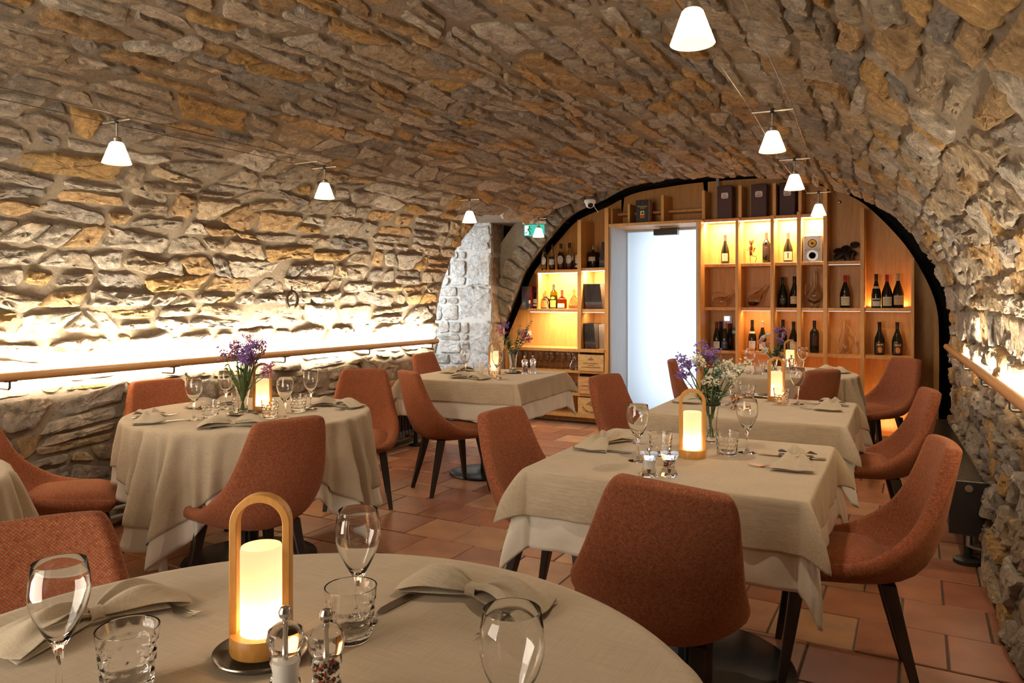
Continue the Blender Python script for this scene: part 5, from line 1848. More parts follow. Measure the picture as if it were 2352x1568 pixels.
MB().box2(-0.012, 0.012, -0.012, -0.01, 0.012, 0.038).build('socket_face', M_WHITE, st, smooth=False)

# ------------------------------------------------------------------ tableware
def wine_glass_proto():
    r = thing('wine_glass', 'x', 'wine glass')
    outer = [(0.034, 0.0), (0.0345, 0.0012), (0.030, 0.0026), (0.014, 0.0055), (0.0062, 0.011), (0.0042, 0.022), (0.0040, 0.050), (0.0050, 0.068), (0.0100, 0.083), (0.0220, 0.104), (0.0335, 0.128), (0.0392, 0.148), (0.0400, 0.160), (0.0385, 0.178), (0.0350, 0.1995), (0.0345, 0.2)]
    inner = [(0.0339, 0.1997), (0.0375, 0.178), (0.0390, 0.160), (0.0382, 0.148), (0.0325, 0.129), (0.0210, 0.106), (0.0085, 0.090), (0.0, 0.086)]
    MB().lathe([(0.0, 0.0)] + outer + inner, 40, caps=False).build('glass_body', M_GLASS, r, angle=60)
    return r


def tumbler_proto():
    r = thing('water_tumbler', 'x', 'tumbler')
    N = 48
    rows = []
    # honeycomb dimples pressed into the outside of the wall
    zs = [0.0, 0.003] + [0.006 + 0.062 * i / 21 for i in range(22)] + [0.074, 0.0855, 0.0875]
    for z in zs:
        row = []
        R = 0.0345 + 0.0095 * (z / 0.0875) ** 0.9
        if z == 0.0: R -= 0.002
        for i in range(N):
            a = 2 * pi * i / N
            d = 0
            if 0.006 < z < 0.07:
                rowf = (z - 0.006) / 0.0145
                rk = int(rowf)
                fz = rowf - rk - 0.5
                fa = (a / (2 * pi) * 12 + 0.5 * (rk % 2)) % 1 - 0.5
                q = (fz * 0.9) ** 2 + fa ** 2
                d = 0.0022 * max(0, 1 - q / 0.24)
            row.append(((R - d) * cos(a), (R - d) * sin(a), z))
        rows.append(row)
    for z, R in ((0.0870, 0.0415), (0.06, 0.0385), (0.02, 0.0345), (0.012, 0.033), (0.010, 0.02)):
        rows.append([(R * cos(2 * pi * i / N), R * sin(2 * pi * i / N), z) for i in range(N)])
    mb = MB().grid(rows, closed=True)
    mb.add(rows[0], [tuple(range(N - 1, -1, -1))]); mb.add(rows[-1], [tuple(range(N))])
    o = mb.build('glass_body', M_GLASS, r, angle=60)
    bm = bmesh.new(); bm.from_mesh(o.data); bmesh.ops.remove_doubles(bm, verts=bm.verts, dist=1e-5); bmesh.ops.recalc_face_normals(bm, faces=bm.faces); bm.to_mesh(o.data); bm.free()
    return r


def candle_mat():
    t = NT('lamp_diffuser')
    tr = t.n('ShaderNodeBsdfTranslucent'); tr.inputs[0].default_value = (1.0, 0.90, 0.74, 1)
    em = t.n('ShaderNodeEmission'); em.inputs[0].default_value = (1.0, 0.74, 0.42, 1); em.inputs[1].default_value = 0.22
    ad = t.n('ShaderNodeAddShader')
    t.l(tr.outputs[0], ad.inputs[0]); t.l(em.outputs[0], ad.inputs[1]); t.l(ad.outputs[0], t.out.inputs['Surface'])
    return t.m


M_CANDLE = candle_mat()


def lamp_proto():
    r = thing('table_lamp', 'x', 'lamp')
    b = MB().lathe([(0.0, 0), (0.047, 0), (0.048, 0.002), (0.048, 0.027), (0.047, 0.029), (0.0, 0.029)], 48).build('base', M_BAMBOO, r)
    # bent bamboo hoop with a rectangular section
    path = []
    W = 0.0415; H = 0.252
    for z in (0.0, 0.05, 0.10, 0.15, 0.19): path.append((-W, z))
    cz = H - 0.0095 - W
    for i in range(0, 25):
        a = pi - pi * i / 24
        path.append((W * cos(a), cz + W * sin(a)))
    for z in (0.19, 0.15, 0.10, 0.05, 0.0): path.append((W, z))
    hw, hd = 0.0062, 0.0115
    rows = []
    for k, (x, z) in enumerate(path):
        a = path[max(k - 1, 0)]; c = path[min(k + 1, len(path) - 1)]
        tx, tz = c[0] - a[0], c[1] - a[1]; L = hypot(tx, tz)
        nx, nz = -tz / L, tx / L
        rows.append([(x + nx * hw, -hd, z + nz * hw), (x + nx * hw, hd, z + nz * hw), (x - nx * hw, hd, z - nz * hw), (x - nx * hw, -hd, z - nz * hw)])
    mb = MB().grid(rows, closed=True); mb.add(rows[0], [(0, 1, 2, 3)]); mb.add(rows[-1], [(3, 2, 1, 0)])
    bevel(mb.build('handle', M_BAMBOO, r, smooth=False), 0.0015, 2)
    MB().lathe([(0.0325, 0.0292), (0.0325, 0.160), (0.0310, 0.1655), (0.0, 0.1665)], 40, caps=False).build('diffuser', M_CANDLE, r)
    return r


M_SALT = plain('salt', (0.80, 0.78, 0.74), 0.8); M_PEPPER = plain('pepper', (0.035, 0.018, 0.012), 0.7); M_CORNR = plain('red_corn', (0.35, 0.03, 0.02), 0.5); M_CORNW = plain('white_corn', (0.55, 0.42, 0.25), 0.6)


def mill_proto(fill, short):
    r = thing('salt_mill' if fill == 'salt' else 'pepper_mill', 'x', 'mill')
    rr = random.Random(3)
    if not short:
        # turned acrylic body with waist and bulb
        o = [(0, 0), (0.024, 0), (0.0255, 0.003), (0.0255, 0.012), (0.022, 0.030), (0.0175, 0.050), (0.0215, 0.064), (0.0215, 0.072), (0.0195, 0.076), (0.0235, 0.084), (0.0260, 0.095), (0.0235, 0.107), (0.0130, 0.115), (0.006, 0.117), (0, 0.117)]
        MB().lathe(o, 32, caps=False).build('body', M_ACRYL, r, angle=30)
        MB().lathe([(0, 0.110), (0.004, 0.110), (0.004, 0.121), (0.0085, 0.126), (0.0095, 0.132), (0.0065, 0.139), (0, 0.141)], 20).build('knob', M_STEEL, r)
        MB().tube([(0, 0, 0.012), (0, 0, 0.115)], 0.0028, 8).build('spindle', M_STEEL, r)
        fr, z0, z1 = 0.0125, 0.014, 0.066
    else:
        sq = []
        for z, h in ((0, 0.0265), (0.004, 0.027), (0.018, 0.0225), (0.022, 0.0205), (0.052, 0.0205), (0.055, 0.022), (0.072, 0.0285), (0.0745, 0.0285)):
            c = 0.35 * h
            sq.append([(h, -h + c, z), (h, h - c, z), (h - c, h, z), (-h + c, h, z), (-h, h - c, z), (-h, -h + c, z), (-h + c, -h, z), (h - c, -h, z)])
        mb = MB().grid(sq, closed=True); mb.add(sq[0], [tuple(range(7, -1, -1))]); mb.add(sq[-1], [tuple(range(8))])
        mb.build('body', M_ACRYL, r, smooth=False)
        MB().lathe([(0, 0.070), (0.004, 0.070), (0.004, 0.077), (0.0075, 0.080), (0.0078, 0.085), (0.004, 0.0895), (0, 0.090)], 18).build('knob', M_STEEL, r)
        fr, z0, z1 = 0.0145, 0.024, 0.052
        MB().lathe([(0, 0.006), (0.004, 0.008), (0.007, 0.022), (0, 0.023)], 12).build('grinder', M_DARKSTEEL, r)
    if fill == 'salt':
        MB().lathe([(0, z0), (fr, z0), (fr * 0.96, (z0 + z1) / 2), (fr, z1 - 0.003), (0, z1)], 20).build('salt_filling', M_SALT, r)
    else:
        mb = MB()
        n = 130 if not short else 60
        ico = [(0, 0, 1), (0.9, 0, 0.3), (0.28, 0.85, 0.3), (-0.72, 0.53, 0.3), (-0.72, -0.53, 0.3), (0.28, -0.85, 0.3), (0, 0, -1)]
        icf = [(0, 1, 2), (0, 2, 3), (0, 3, 4), (0, 4, 5), (0, 5, 1), (6, 2, 1), (6, 3, 2), (6, 4, 3), (6, 5, 4), (6, 1, 5)]
        for i in range(n):
            a = rr.uniform(0, 2 * pi); q = fr * math.sqrt(rr.uniform(0.1, 0.85)); z = rr.uniform(z0 + .002, z1 - .002); s_ = 0.0026
            mi = rr.choice([0, 0, 0, 1, 1, 2])
            mb.add([(q * cos(a) + p[0] * s_, q * sin(a) + p[1] * s_, z + p[2] * s_) for p in ico], icf, mi)
        o = mb.build('peppercorns', [M_PEPPER, M_CORNR, M_CORNW], r); o['kind'] = 'stuff'
    return r


def vase_proto():
    r = thing('flower_vase', 'x', 'vase')
    N = 48
    rows = []
    def flute(i, amp): return 1 - amp * (0.5 + 0.5 * cos(i * 2 * pi / N * 16))
    for z, R, amp in ((0, 0.030, 0), (0.004, 0.031, 0.02), (0.012, 0.029, 0.05), (0.035, 0.0265, 0.05), (0.07, 0.0265, 0.05), (0.105, 0.030, 0.05), (0.14, 0.0365, 0.04), (0.165, 0.044, 0.0), (0.168, 0.0445, 0)):
        rows.append([(R * flute(i, amp) * cos(2 * pi * i / N), R * flute(i, amp) * sin(2 * pi * i / N), z) for i in range(N)])
    for z, R in ((0.1675, 0.0425), (0.14, 0.034), (0.105, 0.0272), (0.07, 0.0236), (0.035, 0.0232), (0.018, 0.022), (0.014, 0.012)):
        rows.append([(R * cos(2 * pi * i / N), R * sin(2 * pi * i / N), z) for i in range(N)])
    mb = MB().grid(rows, closed=True)
    mb.add(rows[0], [tuple(range(N - 1, -1, -1))]); mb.add(rows[-1], [tuple(range(N))])
    o = mb.build('glass_body', M_GLASS, r, angle=50)
    bm = bmesh.new(); bm.from_mesh(o.data); bmesh.ops.remove_doubles(bm, verts=bm.verts, dist=1e-5); bmesh.ops.recalc_face_normals(bm, faces=bm.faces); bm.to_mesh(o.data); bm.free()
    return r


def napkin_proto(seed):
    """linen napkin tied in the middle: two fans of soft folds"""
    rr = random.Random(seed)
    r = thing('linen_napkin', 'x', 'napkin')
    def fan(sgn, length, wide, seedv):
        rows = []
        NU = 25; NV = 16
        for j in range(NV):
            t = j / (NV - 1)
            row = []
            w = 0.010 + wide * (t ** 0.75)
            for i in range(NU):
                u = -1 + 2 * i / (NU - 1)
                edge = 1 - 0.10 * u * u - 0.05 * mnoise.noise(Vector((u * 2, seedv, 0)))
                x = sgn * (0.004 + t * length * edge)
                y = u * w + 0.016 * mnoise.noise(Vector((t * 2, seedv, 3))) * t
                fold = 0.010 * (1 - t * 0.45) * sin(u * 5.2 + seedv) + 0.006 * sin(u * 9.3 + seedv * 2) * (1 - t)
                z = 0.013 + 0.026 * sin(pi * min(1, t * 1.02)) ** 0.8 * (1 - 0.55 * u * u) + fold * (0.4 + 0.6 * sin(pi * t)) + 0.004
                z = max(0.0035, z * (1 - 0.55 * t ** 4))
                row.append((x, y, z))
            rows.append(row)
        # folded under-layer rolled at both sides
        rows2 = []
        for j in range(NV):
            t = j / (NV - 1)
            w = 0.010 + wide * 0.86 * (t ** 0.8)
            rows2.append([(sgn * (0.004 + t * length * 0.93), u * w * 1.04 - 0.006 * t, max(0.0022, 0.008 + 0.008 * sin(pi * t) * (1 - u * u) - 0.006 * t)) for u in [-1 + 2 * i / (NU - 1) for i in range(NU)]])
        mb = MB().grid(rows); mb.grid(rows2)
        o = mb.build('folded_wing', M_NAPKIN, r, fix=False, angle=80)
        m = o.modifiers.new('s', 'SOLIDIFY'); m.thickness = 0.0022; m.offset = 0
        m = o.modifiers.new('u', 'SUBSURF'); m.levels = 1; m.render_levels = 1
        finish_mods(o)
        o.data.polygons.foreach_set('use_smooth', [True] * len(o.data.polygons))
    fan(-1, 0.155, 0.060, seed * 1.7)
    fan(1, 0.150, 0.066, seed * 2.9 + 1)
    rows = []
    for k in range(13):
        a = 2 * pi * k / 12
        rows.append([(x, 0.0145 * cos(a) * (1 + 0.12 * abs(x) / .012), 0.0145 + 0.0125 * sin(a)) for x in (-0.012, -0.006, 0, 0.006, 0.012)])
    MB().grid(rows).build('knot_band', M_NAPKIN, r)
    return r


def fork_proto():
    r = thing('dinner_fork', 'x', 'fork')
    mb = MB()
    def strip(pts, th=0.0018):
        rows = []
        for x, w, z in pts: rows.append([(x, -w, z), (x, w, z), (x, w * 0.95, z + th), (x, -w * 0.95, z + th)])
        mb.grid(rows, closed=True); mb.add(rows[0], [(0, 1, 2, 3)]); mb.add(rows[-1], [(3, 2, 1, 0)])
    strip([(-0.10, 0.007, 0.002), (-0.097, 0.0088, 0.002), (-0.06, 0.0075, 0.004), (-0.01, 0.0042, 0.008), (0.025, 0.003, 0.009), (0.040, 0.0055, 0.006), (0.050, 0.0115, 0.003), (0.062, 0.0125, 0.002)])
    mb.build('handle', M_STEEL, r, angle=50)
    tm = MB()
    for k in range(4):
        y = -0.0105 + 0.007 * k
        rows = []
        for x, w, z in ((0.060, 0.0023, 0.002), (0.085, 0.0017, 0.004), (0.102, 0.0007, 0.008)): rows.append([(x, y - w, z), (x, y + w, z), (x, y + w, z + 0.0016), (x, y - w, z + 0.0016)])
        tb = MB().grid(rows, closed=True); tb.add(rows[0], [(0, 1, 2, 3)]); tb.add(rows[-1], [(3, 2, 1, 0)])
        tb.build('tine', M_STEEL, r, angle=50)
    return r


def knife_proto():
    r = thing('dinner_knife', 'x', 'knife')
    mb = MB(); rows = []
    for x, w in ((-0.115, 0.006), (-0.112, 0.0095), (-0.07, 0.0095), (-0.01, 0.007), (0.0, 0.0065)):
        rows.append([(x, w * cos(a), 0.0048 + 0.0042 * sin(a)) for a in [2 * pi * i / 10 for i in range(10)]])
    mb.grid(rows, closed=True); mb.add(rows[0], [tuple(range(10))]); mb.add(rows[-1], [tuple(range(9, -1, -1))])
    mb.build('handle', M_STEEL, r, angle=60)
    pts = [(0.0, -0.0065), (0.02, -0.0095), (0.07, -0.0115), (0.10, -0.010), (0.118, -0.003), (0.122, 0.004), (0.10, 0.0075), (0.04, 0.0085), (0.0, 0.0065)]
    b = MB(); n = len(pts)
    b.add([(x, y, 0.0035) for x, y in pts] + [(x, y, 0.0052) for x, y in pts], [tuple(range(n - 1, -1, -1)), tuple(range(n, 2 * n))] + [(i, (i + 1) % n, n + (i + 1) % n, n + i) for i in range(n)])
    b.build('blade', M_DARKSTEEL, r, smooth=False)
    return r


def tray_proto():
    r = thing('metal_coaster', 'x', 'coaster')
    MB().lathe([(0.0, 0.002), (0.055, 0.002), (0.062, 0.004), (0.070, 0.012), (0.074, 0.013), (0.075, 0.011), (0.070, 0.007), (0.062, 0.0), (0.0, 0.0)], 56, caps=False).build('dish', M_DARKSTEEL, r)
    return r


WG, TU, LA = wine_glass_proto(), tumbler_proto(), lamp_proto()
SM, PM, SS, PS = mill_proto('salt', False), mill_proto('pepper', False), mill_proto('salt', True), mill_proto('pepper', True)
VA, TR = vase_proto(), tray_proto()
NAPS = [napkin_proto(1), napkin_proto(2), napkin_proto(3)]
FO, KN = fork_proto(), knife_proto()
TN = {'fg': 'foreground table', 'rl': 'table by the wall', 'fa': 'table by the pier', 'fr': 'nearest right-hand table', 't2': 'middle right-hand table', 't3': 'rear table'}
# glasses: proto, x, y, label
GL = [
    (WG, -1.067, 0.610, 'large stemmed wine glass in the bottom left corner on the foreground table'), (TU, -1.023, 0.684, 'dimpled tumbler at the bottom left beside the big wine glass, foreground table'),
    (WG, -0.869, 1.016, 'stemmed wine glass right of the lamp, at the far rim of the foreground table'), (TU, -0.841, 0.965, 'dimpled tumbler behind the pepper mill on the foreground table'),
    (WG, -0.427, 0.777, 'wine glass cut off by the bottom edge, right half of the foreground table'),
    (WG, -3.031, 2.364, 'wine glass at the left of the table by the wall, next to a tumbler'), (TU, -2.995, 2.43, 'dimpled tumbler left of the flower vase on the table by the wall'),
    (WG, -3.185, 2.68, 'wine glass behind a tumbler, left of the flowers, on the table by the wall'), (TU, -3.10, 2.70, 'dimpled tumbler half hidden by the flower vase on the table by the wall'),
    (TU, -2.762, 2.587, 'dimpled tumbler in front of the glowing lamp on the table by the wall'), (WG, -2.668, 2.593, 'wine glass before a tumbler, right of the lamp on the table by the wall'),
    (TU, -2.79, 2.80, 'dimpled tumbler behind the front wine glass on the table by the wall'), (WG, -2.80, 2.90, 'rearmost wine glass, rightmost on the table by the wall'),
    (WG, -3.068, 4.838, 'wine glass at the left on the table by the pier'), (TU, -2.989, 4.90, 'dimpled tumbler between the wine glass and the lamp on the table by the pier'),
    (WG, -2.70, 4.69, 'wine glass right of the lamp on the table by the pier'), (TU, -2.79, 4.80, 'dimpled tumbler in front of the lamp on the table by the pier'),
    (WG, -0.875, 2.522, 'wine glass left of the lamp on the nearest right-hand table'), (TU, -0.827, 2.633, 'dimpled tumbler left of the lamp, behind the short mills on the nearest right-hand table'),
    (TU, -0.621, 2.781, 'dimpled tumbler right of the flower vase on the nearest right-hand table'), (WG, -0.564, 2.858, 'wine glass rightmost on the nearest right-hand table, beside the knife'),
    (WG, -0.901, 4.11, 'wine glass behind the white statice on the middle right-hand table'), (TU, -0.855, 4.34, 'dimpled tumbler behind the foremost wine glass on the middle right-hand table'),
    (TU, -0.661, 4.281, 'dimpled tumbler shining in front of the lamp on the middle right-hand table'), (WG, -0.583, 4.323, 'wine glass right of the lamp on the middle right-hand table'),
    (WG, -1.145, 5.934, 'wine glass at the left on the rear table'), (TU, -1.085, 5.97, 'dimpled tumbler beside the left wine glass on the rear table'),
    (TU, -1.10, 6.25, 'dimpled tumbler behind and right of its twin on the rear table'), (WG, -0.807, 6.28, 'wine glass right of the lamp on the rear table'), (TU, -0.845, 6.15, 'dimpled tumbler right of the clear mills on the rear table')]
for pr_, x, y, lab in GL:
    PUT(pr_, (x, y, CZ), RND.uniform(0, 6), lab, 'wine glasses' if pr_ is WG else 'dimpled tumblers')

LAMPS = [(-0.923, 0.846, 0.55, 'fg', 'on a dark metal dish', .012), (-2.965, 2.725, 0.9, 'rl', 'behind the flowers', 0), (-2.874, 4.95, 0.5, 'fa', 'against the pale stone jamb', 0), (-0.723, 2.681, 0.3, 'fr', 'beside the flower vase', 0), (-0.71, 4.416, 0.55, 't2', 'behind a shining tumbler', 0), (-0.925, 6.42, 0.3, 't3', 'behind the pink and white flowers', 0)]
for x, y, rz, k, w, dz in LAMPS:
    PUT(LA, (x, y, CZ + dz), rz, 'glowing bamboo hoop lamp on the %s, %s' % (TN[k], w), 'bamboo table lamps')
    point('table_lamp_light', (x, y, CZ + dz + 0.046), 0.30, (1.0, 0.70, 0.36), 0.012)
TRAYS = [(-0.923, 0.846, 'dark metal dish under the big bamboo lamp in the foreground', 'fg'), (-2.956, 2.591, 'round metal coaster under the flower vase on the table by the wall', 'rl'), (-2.797, 5.105, 'round metal coaster under the eucalyptus vase by the pier', 'fa'), (-0.80, 4.54, 'round metal coaster left of the lamp on the middle right-hand table', 't2'), (-1.012, 6.168, 'round metal coaster under the vase on the rear table', 't3')]
for x, y, lab, k in TRAYS: PUT(TR, (x, y, CZ), 0, lab, 'metal coasters')
MILLS = [(SM, -0.781, 0.759, 'clear acrylic salt mill at the bottom edge beside the foreground lamp'), (PM, -0.725, 0.781, 'clear acrylic pepper mill with mixed peppercorns at the bottom edge'),
         (PM, -2.683, 5.088, 'clear acrylic pepper mill on the table by the pier'), (SM, -2.655, 5.174, 'clear acrylic salt mill on the table by the pier'),
         (SS, -0.769, 2.325, 'short square-topped salt mill on the nearest right-hand table'), (PS, -0.712, 2.360, 'short square-topped pepper mill on the nearest right-hand table'),
         (PS, -0.843, 3.97, 'short square-topped pepper mill, left one, on the middle right-hand table'), (PS, -0.790, 4.0, 'short square-topped pepper mill, right one, on the middle right-hand table'),
         (SM, -0.93, 6.16, 'clear acrylic salt mill beside the vase on the rear table'), (PM, -0.885, 6.21, 'clear acrylic pepper mill beside the lamp on the rear table')]
for pr_, x, y, lab in MILLS: PUT(pr_, (x, y, CZ), 0.35, lab, 'salt and pepper mills')

# place settings: x, y, facing, napkin kind, table phrase, which
SETS = [(-1.275, 0.79, (1, -.05), 0, 'at the left rim of the foreground table', 1, 0), (-0.745, 1.205, (-.06, -1), 1, 'at the far rim of the foreground table', 1, 1),
        (-3.21, 2.255, (.5, .86), 2, 'at the left of the table by the wall', 1, 1), (-2.72, 2.33, (-.72, .69), 0, 'at the near side of the table by the wall', 1, 1), (-2.74, 3.03, (.1, -1), 1, 'at the right of the table by the wall', 1, 1), (-3.33, 2.74, (.95, -.3), 2, 'behind the flowers on the table by the wall', 0, 1),
        (-3.21, 4.95, (1, 0), 1, 'at the left of the table by the pier', 1, 0), (-2.87, 4.58, (.05, 1), 0, 'at the near side of the table by the pier', 1, 1),
        (-1.085, 2.73, (1, -.05), 2, 'at the left of the nearest right-hand table', 1, 1), (-0.375, 2.735, (-1, .06), 0, 'at the right of the nearest right-hand table', 1, 1),
        (-1.13, 4.18, (1, 0), 1, 'at the left of the middle right-hand table', 1, 1), (-0.41, 4.25, (-1, .03), 2, 'at the right of the middle right-hand table', 1, 1),
        (-0.60, 6.40, (-.72, -.69), 1, 'at the right of the rear table', 0, 1), (-1.36, 5.95, (.96, .25), 0, 'at the left of the rear table', 1, 0)]
for x, y, (fx, fy), nk, ph, hasf, hask in SETS:
    L = hypot(fx, fy); fx /= L; fy /= L
    fa = math.atan2(fy, fx)
    lx, ly = -fy, fx
    PUT(NAPS[nk], (x, y, CZ + 0.003), fa + pi / 2 + RND.uniform(-.15, .15) + (pi if nk == 1 else 0), 'beige napkin tied like a bow %s' % ph, 'tied linen napkins')
    if hasf: PUT(FO, (x + lx * .105 + fx * .035, y + ly * .105 + fy * .035, CZ), fa + RND.uniform(-.12, .12), 'steel fork by the napkin %s' % ph, 'forks')
    if hask: PUT(KN, (x - lx * .105 + fx * .035, y - ly * .105 + fy * .035, CZ), fa + RND.uniform(-.12, .12), 'steel knife by the napkin %s' % ph, 'knives')

# flowers
M_STEM = plain('stem_green', (0.055, 0.13, 0.025), 0.55); M_STEM2 = plain('stem_pale', (0.10, 0.17, 0.05), 0.55)
M_EUC = plain('eucalyptus', (0.10, 0.17, 0.10), 0.6, var=0.2); M_LVS = plain('leaf_dark', (0.03, 0.075, 0.02), 0.5, var=0.2)
BL = {'purple': plain('statice_purple', (0.24, 0.12, 0.42), 0.7, var=0.3), 'pink': plain('statice_pink', (0.46, 0.15, 0.30), 0.7, var=0.3), 'white': plain('statice_white', (0.72, 0.68, 0.55), 0.7, var=0.12), 'mauve': plain('statice_mauve', (0.30, 0.11, 0.27), 0.7, var=0.3), 'rose': plain('lisianthus_pink', (0.66, 0.34, 0.34), 0.6, var=0.1), 'cream': plain('lisianthus_white', (0.78, 0.74, 0.62), 0.6, var=0.06)}


def blob(mb, c, s, rr):
    """a small open floret: five petals in a cup"""
    ax = Vector((rr.uniform(-1, 1), rr.uniform(-1, 1), rr.uniform(0.2, 1.2))).normalized()
    u = ax.orthogonal().normalized(); v = ax.cross(u)
    c = Vector(c)
    vs = [c - ax * s * 0.5]
    for i in range(5):
        a = 2 * pi * i / 5
        vs.append(c + (u * cos(a) + v * sin(a)) * s + ax * s * 0.35)
        a += pi / 5
        vs.append(c + (u * cos(a) + v * sin(a)) * s * 0.55 + ax * s * 0.15)
    vs.append(c + ax * s * 0.1)
    fs = []
    for i in range(10):
        j = (i + 1) % 10
        fs.append((0, 1 + j, 1 + i)); fs.append((11, 1 + i, 1 + j))
    mb.add(vs, fs)


def leaf_mesh(mb, base, d, nrm, L, W, n=6, curl=0.2):
    d = Vector(d).normalized(); nrm = Vector(nrm); nrm = (nrm - d * nrm.dot(d)).normalized(); s = d.cross(nrm)
    rows = []
    for k in range(n + 1):
        t = k / n
        w = W * (sin(pi * min(1, t * 0.96 + 0.02)) ** 0.75)
        p = Vector(base) + d * L * t - nrm * curl * L * t * t
        rows.append([p - s * w + nrm * 0.15 * w, p, p + s * w + nrm * 0.15 * w])
    mb.grid(rows)


def bouquet(name, label, x, y, z, hv, sprigs, seed):
    """sprigs: (azimuth deg from camera-right, lean 0..1, height above rim, kind)"""
    rr = random.Random(seed)
    r = thing(name, label, 'flowers', (x, y, z))
    for az, lean, hh, kind in sprigs:
        a = rad(az) + YAW
        top = Vector((cos(a) * lean, sin(a) * lean, hv + hh))
        b0 = Vector((-cos(a) * 0.012, -sin(a) * 0.012, 0.02))
        rim = Vector((cos(a) * min(0.020, lean * 0.2 + .004), sin(a) * min(0.020, lean * 0.2 + .004), hv * 0.8))
        mid = rim.lerp(top, 0.5) + Vector((rr.uniform(-.008, .008), rr.uniform(-.008, .008), 0.012))
        path = []
        cps = [b0, b0.lerp(rim, .5), rim, mid, top]
        for k in range(len(cps) - 1):
            for m in range(3): path.append(cps[k].lerp(cps[k + 1], m / 3))
        path.append(top)
        MB().tube(path, [0.0026] * (len(path) - 3) + [0.002, 0.0016, 0.001], 6).build('stem', M_STEM if kind in ('purple', 'mauve', 'rose', 'cream') else M_STEM2, r)
        d = (top - mid).normalized()
        if kind in ('purple', 'pink', 'white', 'mauve'):
            br = MB(); fm_ = MB()
            n = 11 if kind != 'pink' else 8
            for i in range(n):
                t = rr.uniform(0.45, 1.0)
                p0 = mid.lerp(top, t)
                out = (d * rr.uniform(0.2, 0.9) + Vector((rr.uniform(-1, 1), rr.uniform(-1, 1), rr.uniform(-.1, .6)))).normalized()
                tip = p0 + out * rr.uniform(0.018, 0.042)
                br.tube([p0, p0.lerp(tip, .5) + Vector((0, 0, .003)), tip], 0.0009, 4)
                for q in range(8):
                    blob(fm_, tip + Vector((rr.gauss(0, .0075), rr.gauss(0, .0075), rr.gauss(0.002, .005))), rr.uniform(0.0045, 0.0072), rr)
            br.build('twigs', M_STEM, r)
            fm_.build('blossom', BL[kind], r, smooth=False, fix=False)
        elif kind in ('rose', 'cream'):
            fm_ = MB()
            for ring_, (n, rad_, zz, L) in enumerate(((5, 0.004, 0.0, 0.026), (6, 0.008, -0.003, 0.030), (7, 0.012, -0.006, 0.034))):
                for i in range(n):
                    b = 2 * pi * i / n + ring_ * 0.5
                    u = d.orthogonal().normalized(); v = d.cross(u)
                    o_ = u * cos(b) + v * sin(b)
                    leaf_mesh(fm_, top + o_ * rad_ * 0.4 + d * zz, d * (1.1 - ring_ * 0.35) + o_ * (0.35 + ring_ * 0.35), -o_ + d * 0.3, L, 0.014, 5, -0.15)
            fm_.build('blossom', BL[kind], r, fix=False)
        elif kind == 'euca':
            n = int(hh / 0.022) + 4
            for i in range(n):
                t = i / n
                p0 = rim.lerp(mid, t * 2) if t < .5 else mid.lerp(top, t * 2 - 1)
                sz = 0.025 * (1 - 0.5 * t)
                for sd in (-1, 1):
                    s_ = Vector((cos(a + pi / 2 + t * 9), sin(a + pi / 2 + t * 9), 0.25)) * sd
                    lm = MB(); leaf_mesh(lm, p0, s_ + d * 0.5, d + s_ * 0.2, sz * 1.5, sz * 0.85, 6, 0.1)
                    lm.build('leaf', M_EUC, r, fix=False)
        elif kind == 'leaf':
            for i in range(5):
                p0 = rim.lerp(top, 0.25 + 0.15 * i)
                s_ = Vector((rr.uniform(-1, 1), rr.uniform(-1, 1), 0.5))
                lm = MB(); leaf_mesh(lm, p0, s_, Vector((0, 0, 1)), rr.uniform(0.05, 0.075), 0.010, 6, 0.35)
                lm.build('leaf', M_LVS, r, fix=False)
    return r


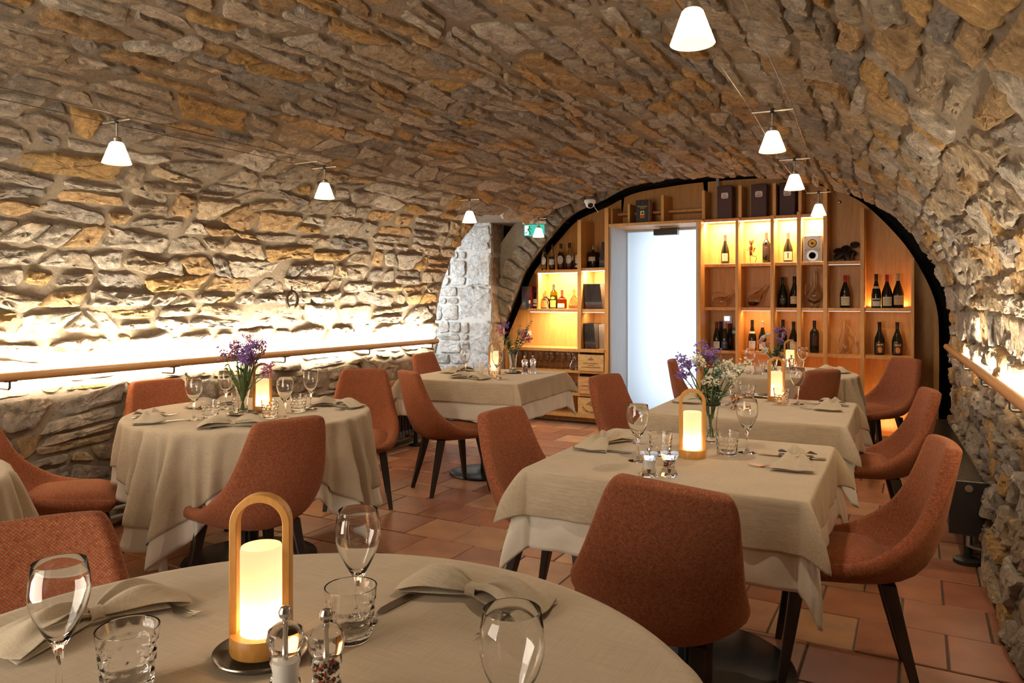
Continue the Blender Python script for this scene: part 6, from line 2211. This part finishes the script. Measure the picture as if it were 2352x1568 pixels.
PUT(VA, (-2.956, 2.591, CZ + 0.003), 0, 'flared cut glass vase on a metal coaster, table by the wall', 'glass vases').scale = (.9, .9, .84)
PUT(VA, (-0.735, 3.0, CZ), 0, 'flared cut glass vase behind the lamp on the nearest right-hand table', 'glass vases').scale = (.95, .95, 1.08)
PUT(VA, (-1.012, 6.168, CZ + 0.003), 0, 'small cut glass vase on the rear table', 'glass vases').scale = (.95, .95, .8)
PUT(VA, (-2.797, 5.105, CZ + 0.003), 0, 'flared cut glass vase on the table by the pier', 'glass vases').scale = (1.0, 1.0, 1.06)
rr0 = random.Random(4)
sp1 = [(rr0.uniform(0, 360), rr0.uniform(.03, .13), rr0.uniform(.11, .24), rr0.choice(['mauve', 'mauve', 'purple', 'leaf'])) for _ in range(18)] + [(0, .13, .10, 'pink'), (8, .12, .05, 'pink'), (180, .10, .12, 'leaf'), (200, .09, .17, 'mauve'), (30, .09, .17, 'pink'), (170, .06, .08, 'leaf'), (300, .05, .1, 'leaf'), (250, .04, .14, 'leaf')]
bouquet('flower_bouquet', 'dark bunch of purple and pink statice in the vase by the left wall', -2.956, 2.591, CZ + .003, .141, sp1, 5)
sp2 = [(180, .11, .145, 'purple'), (170, .09, .12, 'purple'), (190, .12, .09, 'purple'), (150, .03, .20, 'purple'), (60, .05, .155, 'purple'), (185, .05, .145, 'white'), (20, .09, .115, 'white'), (350, .12, .10, 'white'), (330, .08, .07, 'white'), (10, .05, .12, 'white'), (270, .05, .06, 'white'), (0, .03, .17, 'euca'), (300, .05, .12, 'euca'), (40, .05, .13, 'euca'), (0, .13, .12, 'white'), (200, .06, .05, 'leaf'), (340, .07, .03, 'leaf'), (120, .04, .10, 'leaf')]
bouquet('flower_bouquet', 'bunch of purple and white statice with eucalyptus on the nearest right-hand table', -0.735, 3.0, CZ, .181, sp2, 6)
sp3 = [(180, .10, .10, 'rose'), (190, .05, .085, 'rose'), (170, .075, .13, 'cream'), (150, .045, .15, 'cream'), (200, .08, .03, 'cream'), (20, .05, .19, 'purple'), (0, .10, .20, 'pink'), (30, .07, .14, 'pink'), (340, .05, .11, 'purple'), (350, .08, .05, 'euca'), (10, .03, .05, 'euca'), (190, .05, .04, 'leaf'), (300, .04, .03, 'leaf')]
bouquet('flower_bouquet', 'bunch of pink and white blooms with purple statice on the rear table', -1.012, 6.168, CZ + .003, .134, sp3, 7)
sp4 = [(0, .15, .24, 'euca'), (10, .06, .20, 'euca'), (150, .04, .12, 'euca'), (180, .10, .16, 'pink'), (170, .05, .20, 'purple'), (200, .09, .14, 'pink'), (10, .10, .11, 'pink'), (350, .08, .14, 'pink'), (0, .12, .08, 'purple'), (190, .07, .12, 'leaf'), (180, .05, .10, 'leaf'), (160, .09, .10, 'leaf')]
bouquet('flower_bouquet', 'bunch of eucalyptus and pink statice on the table by the stone pier', -2.797, 5.105, CZ + .003, .178, sp4, 8)
bpy.context.view_layer.update()
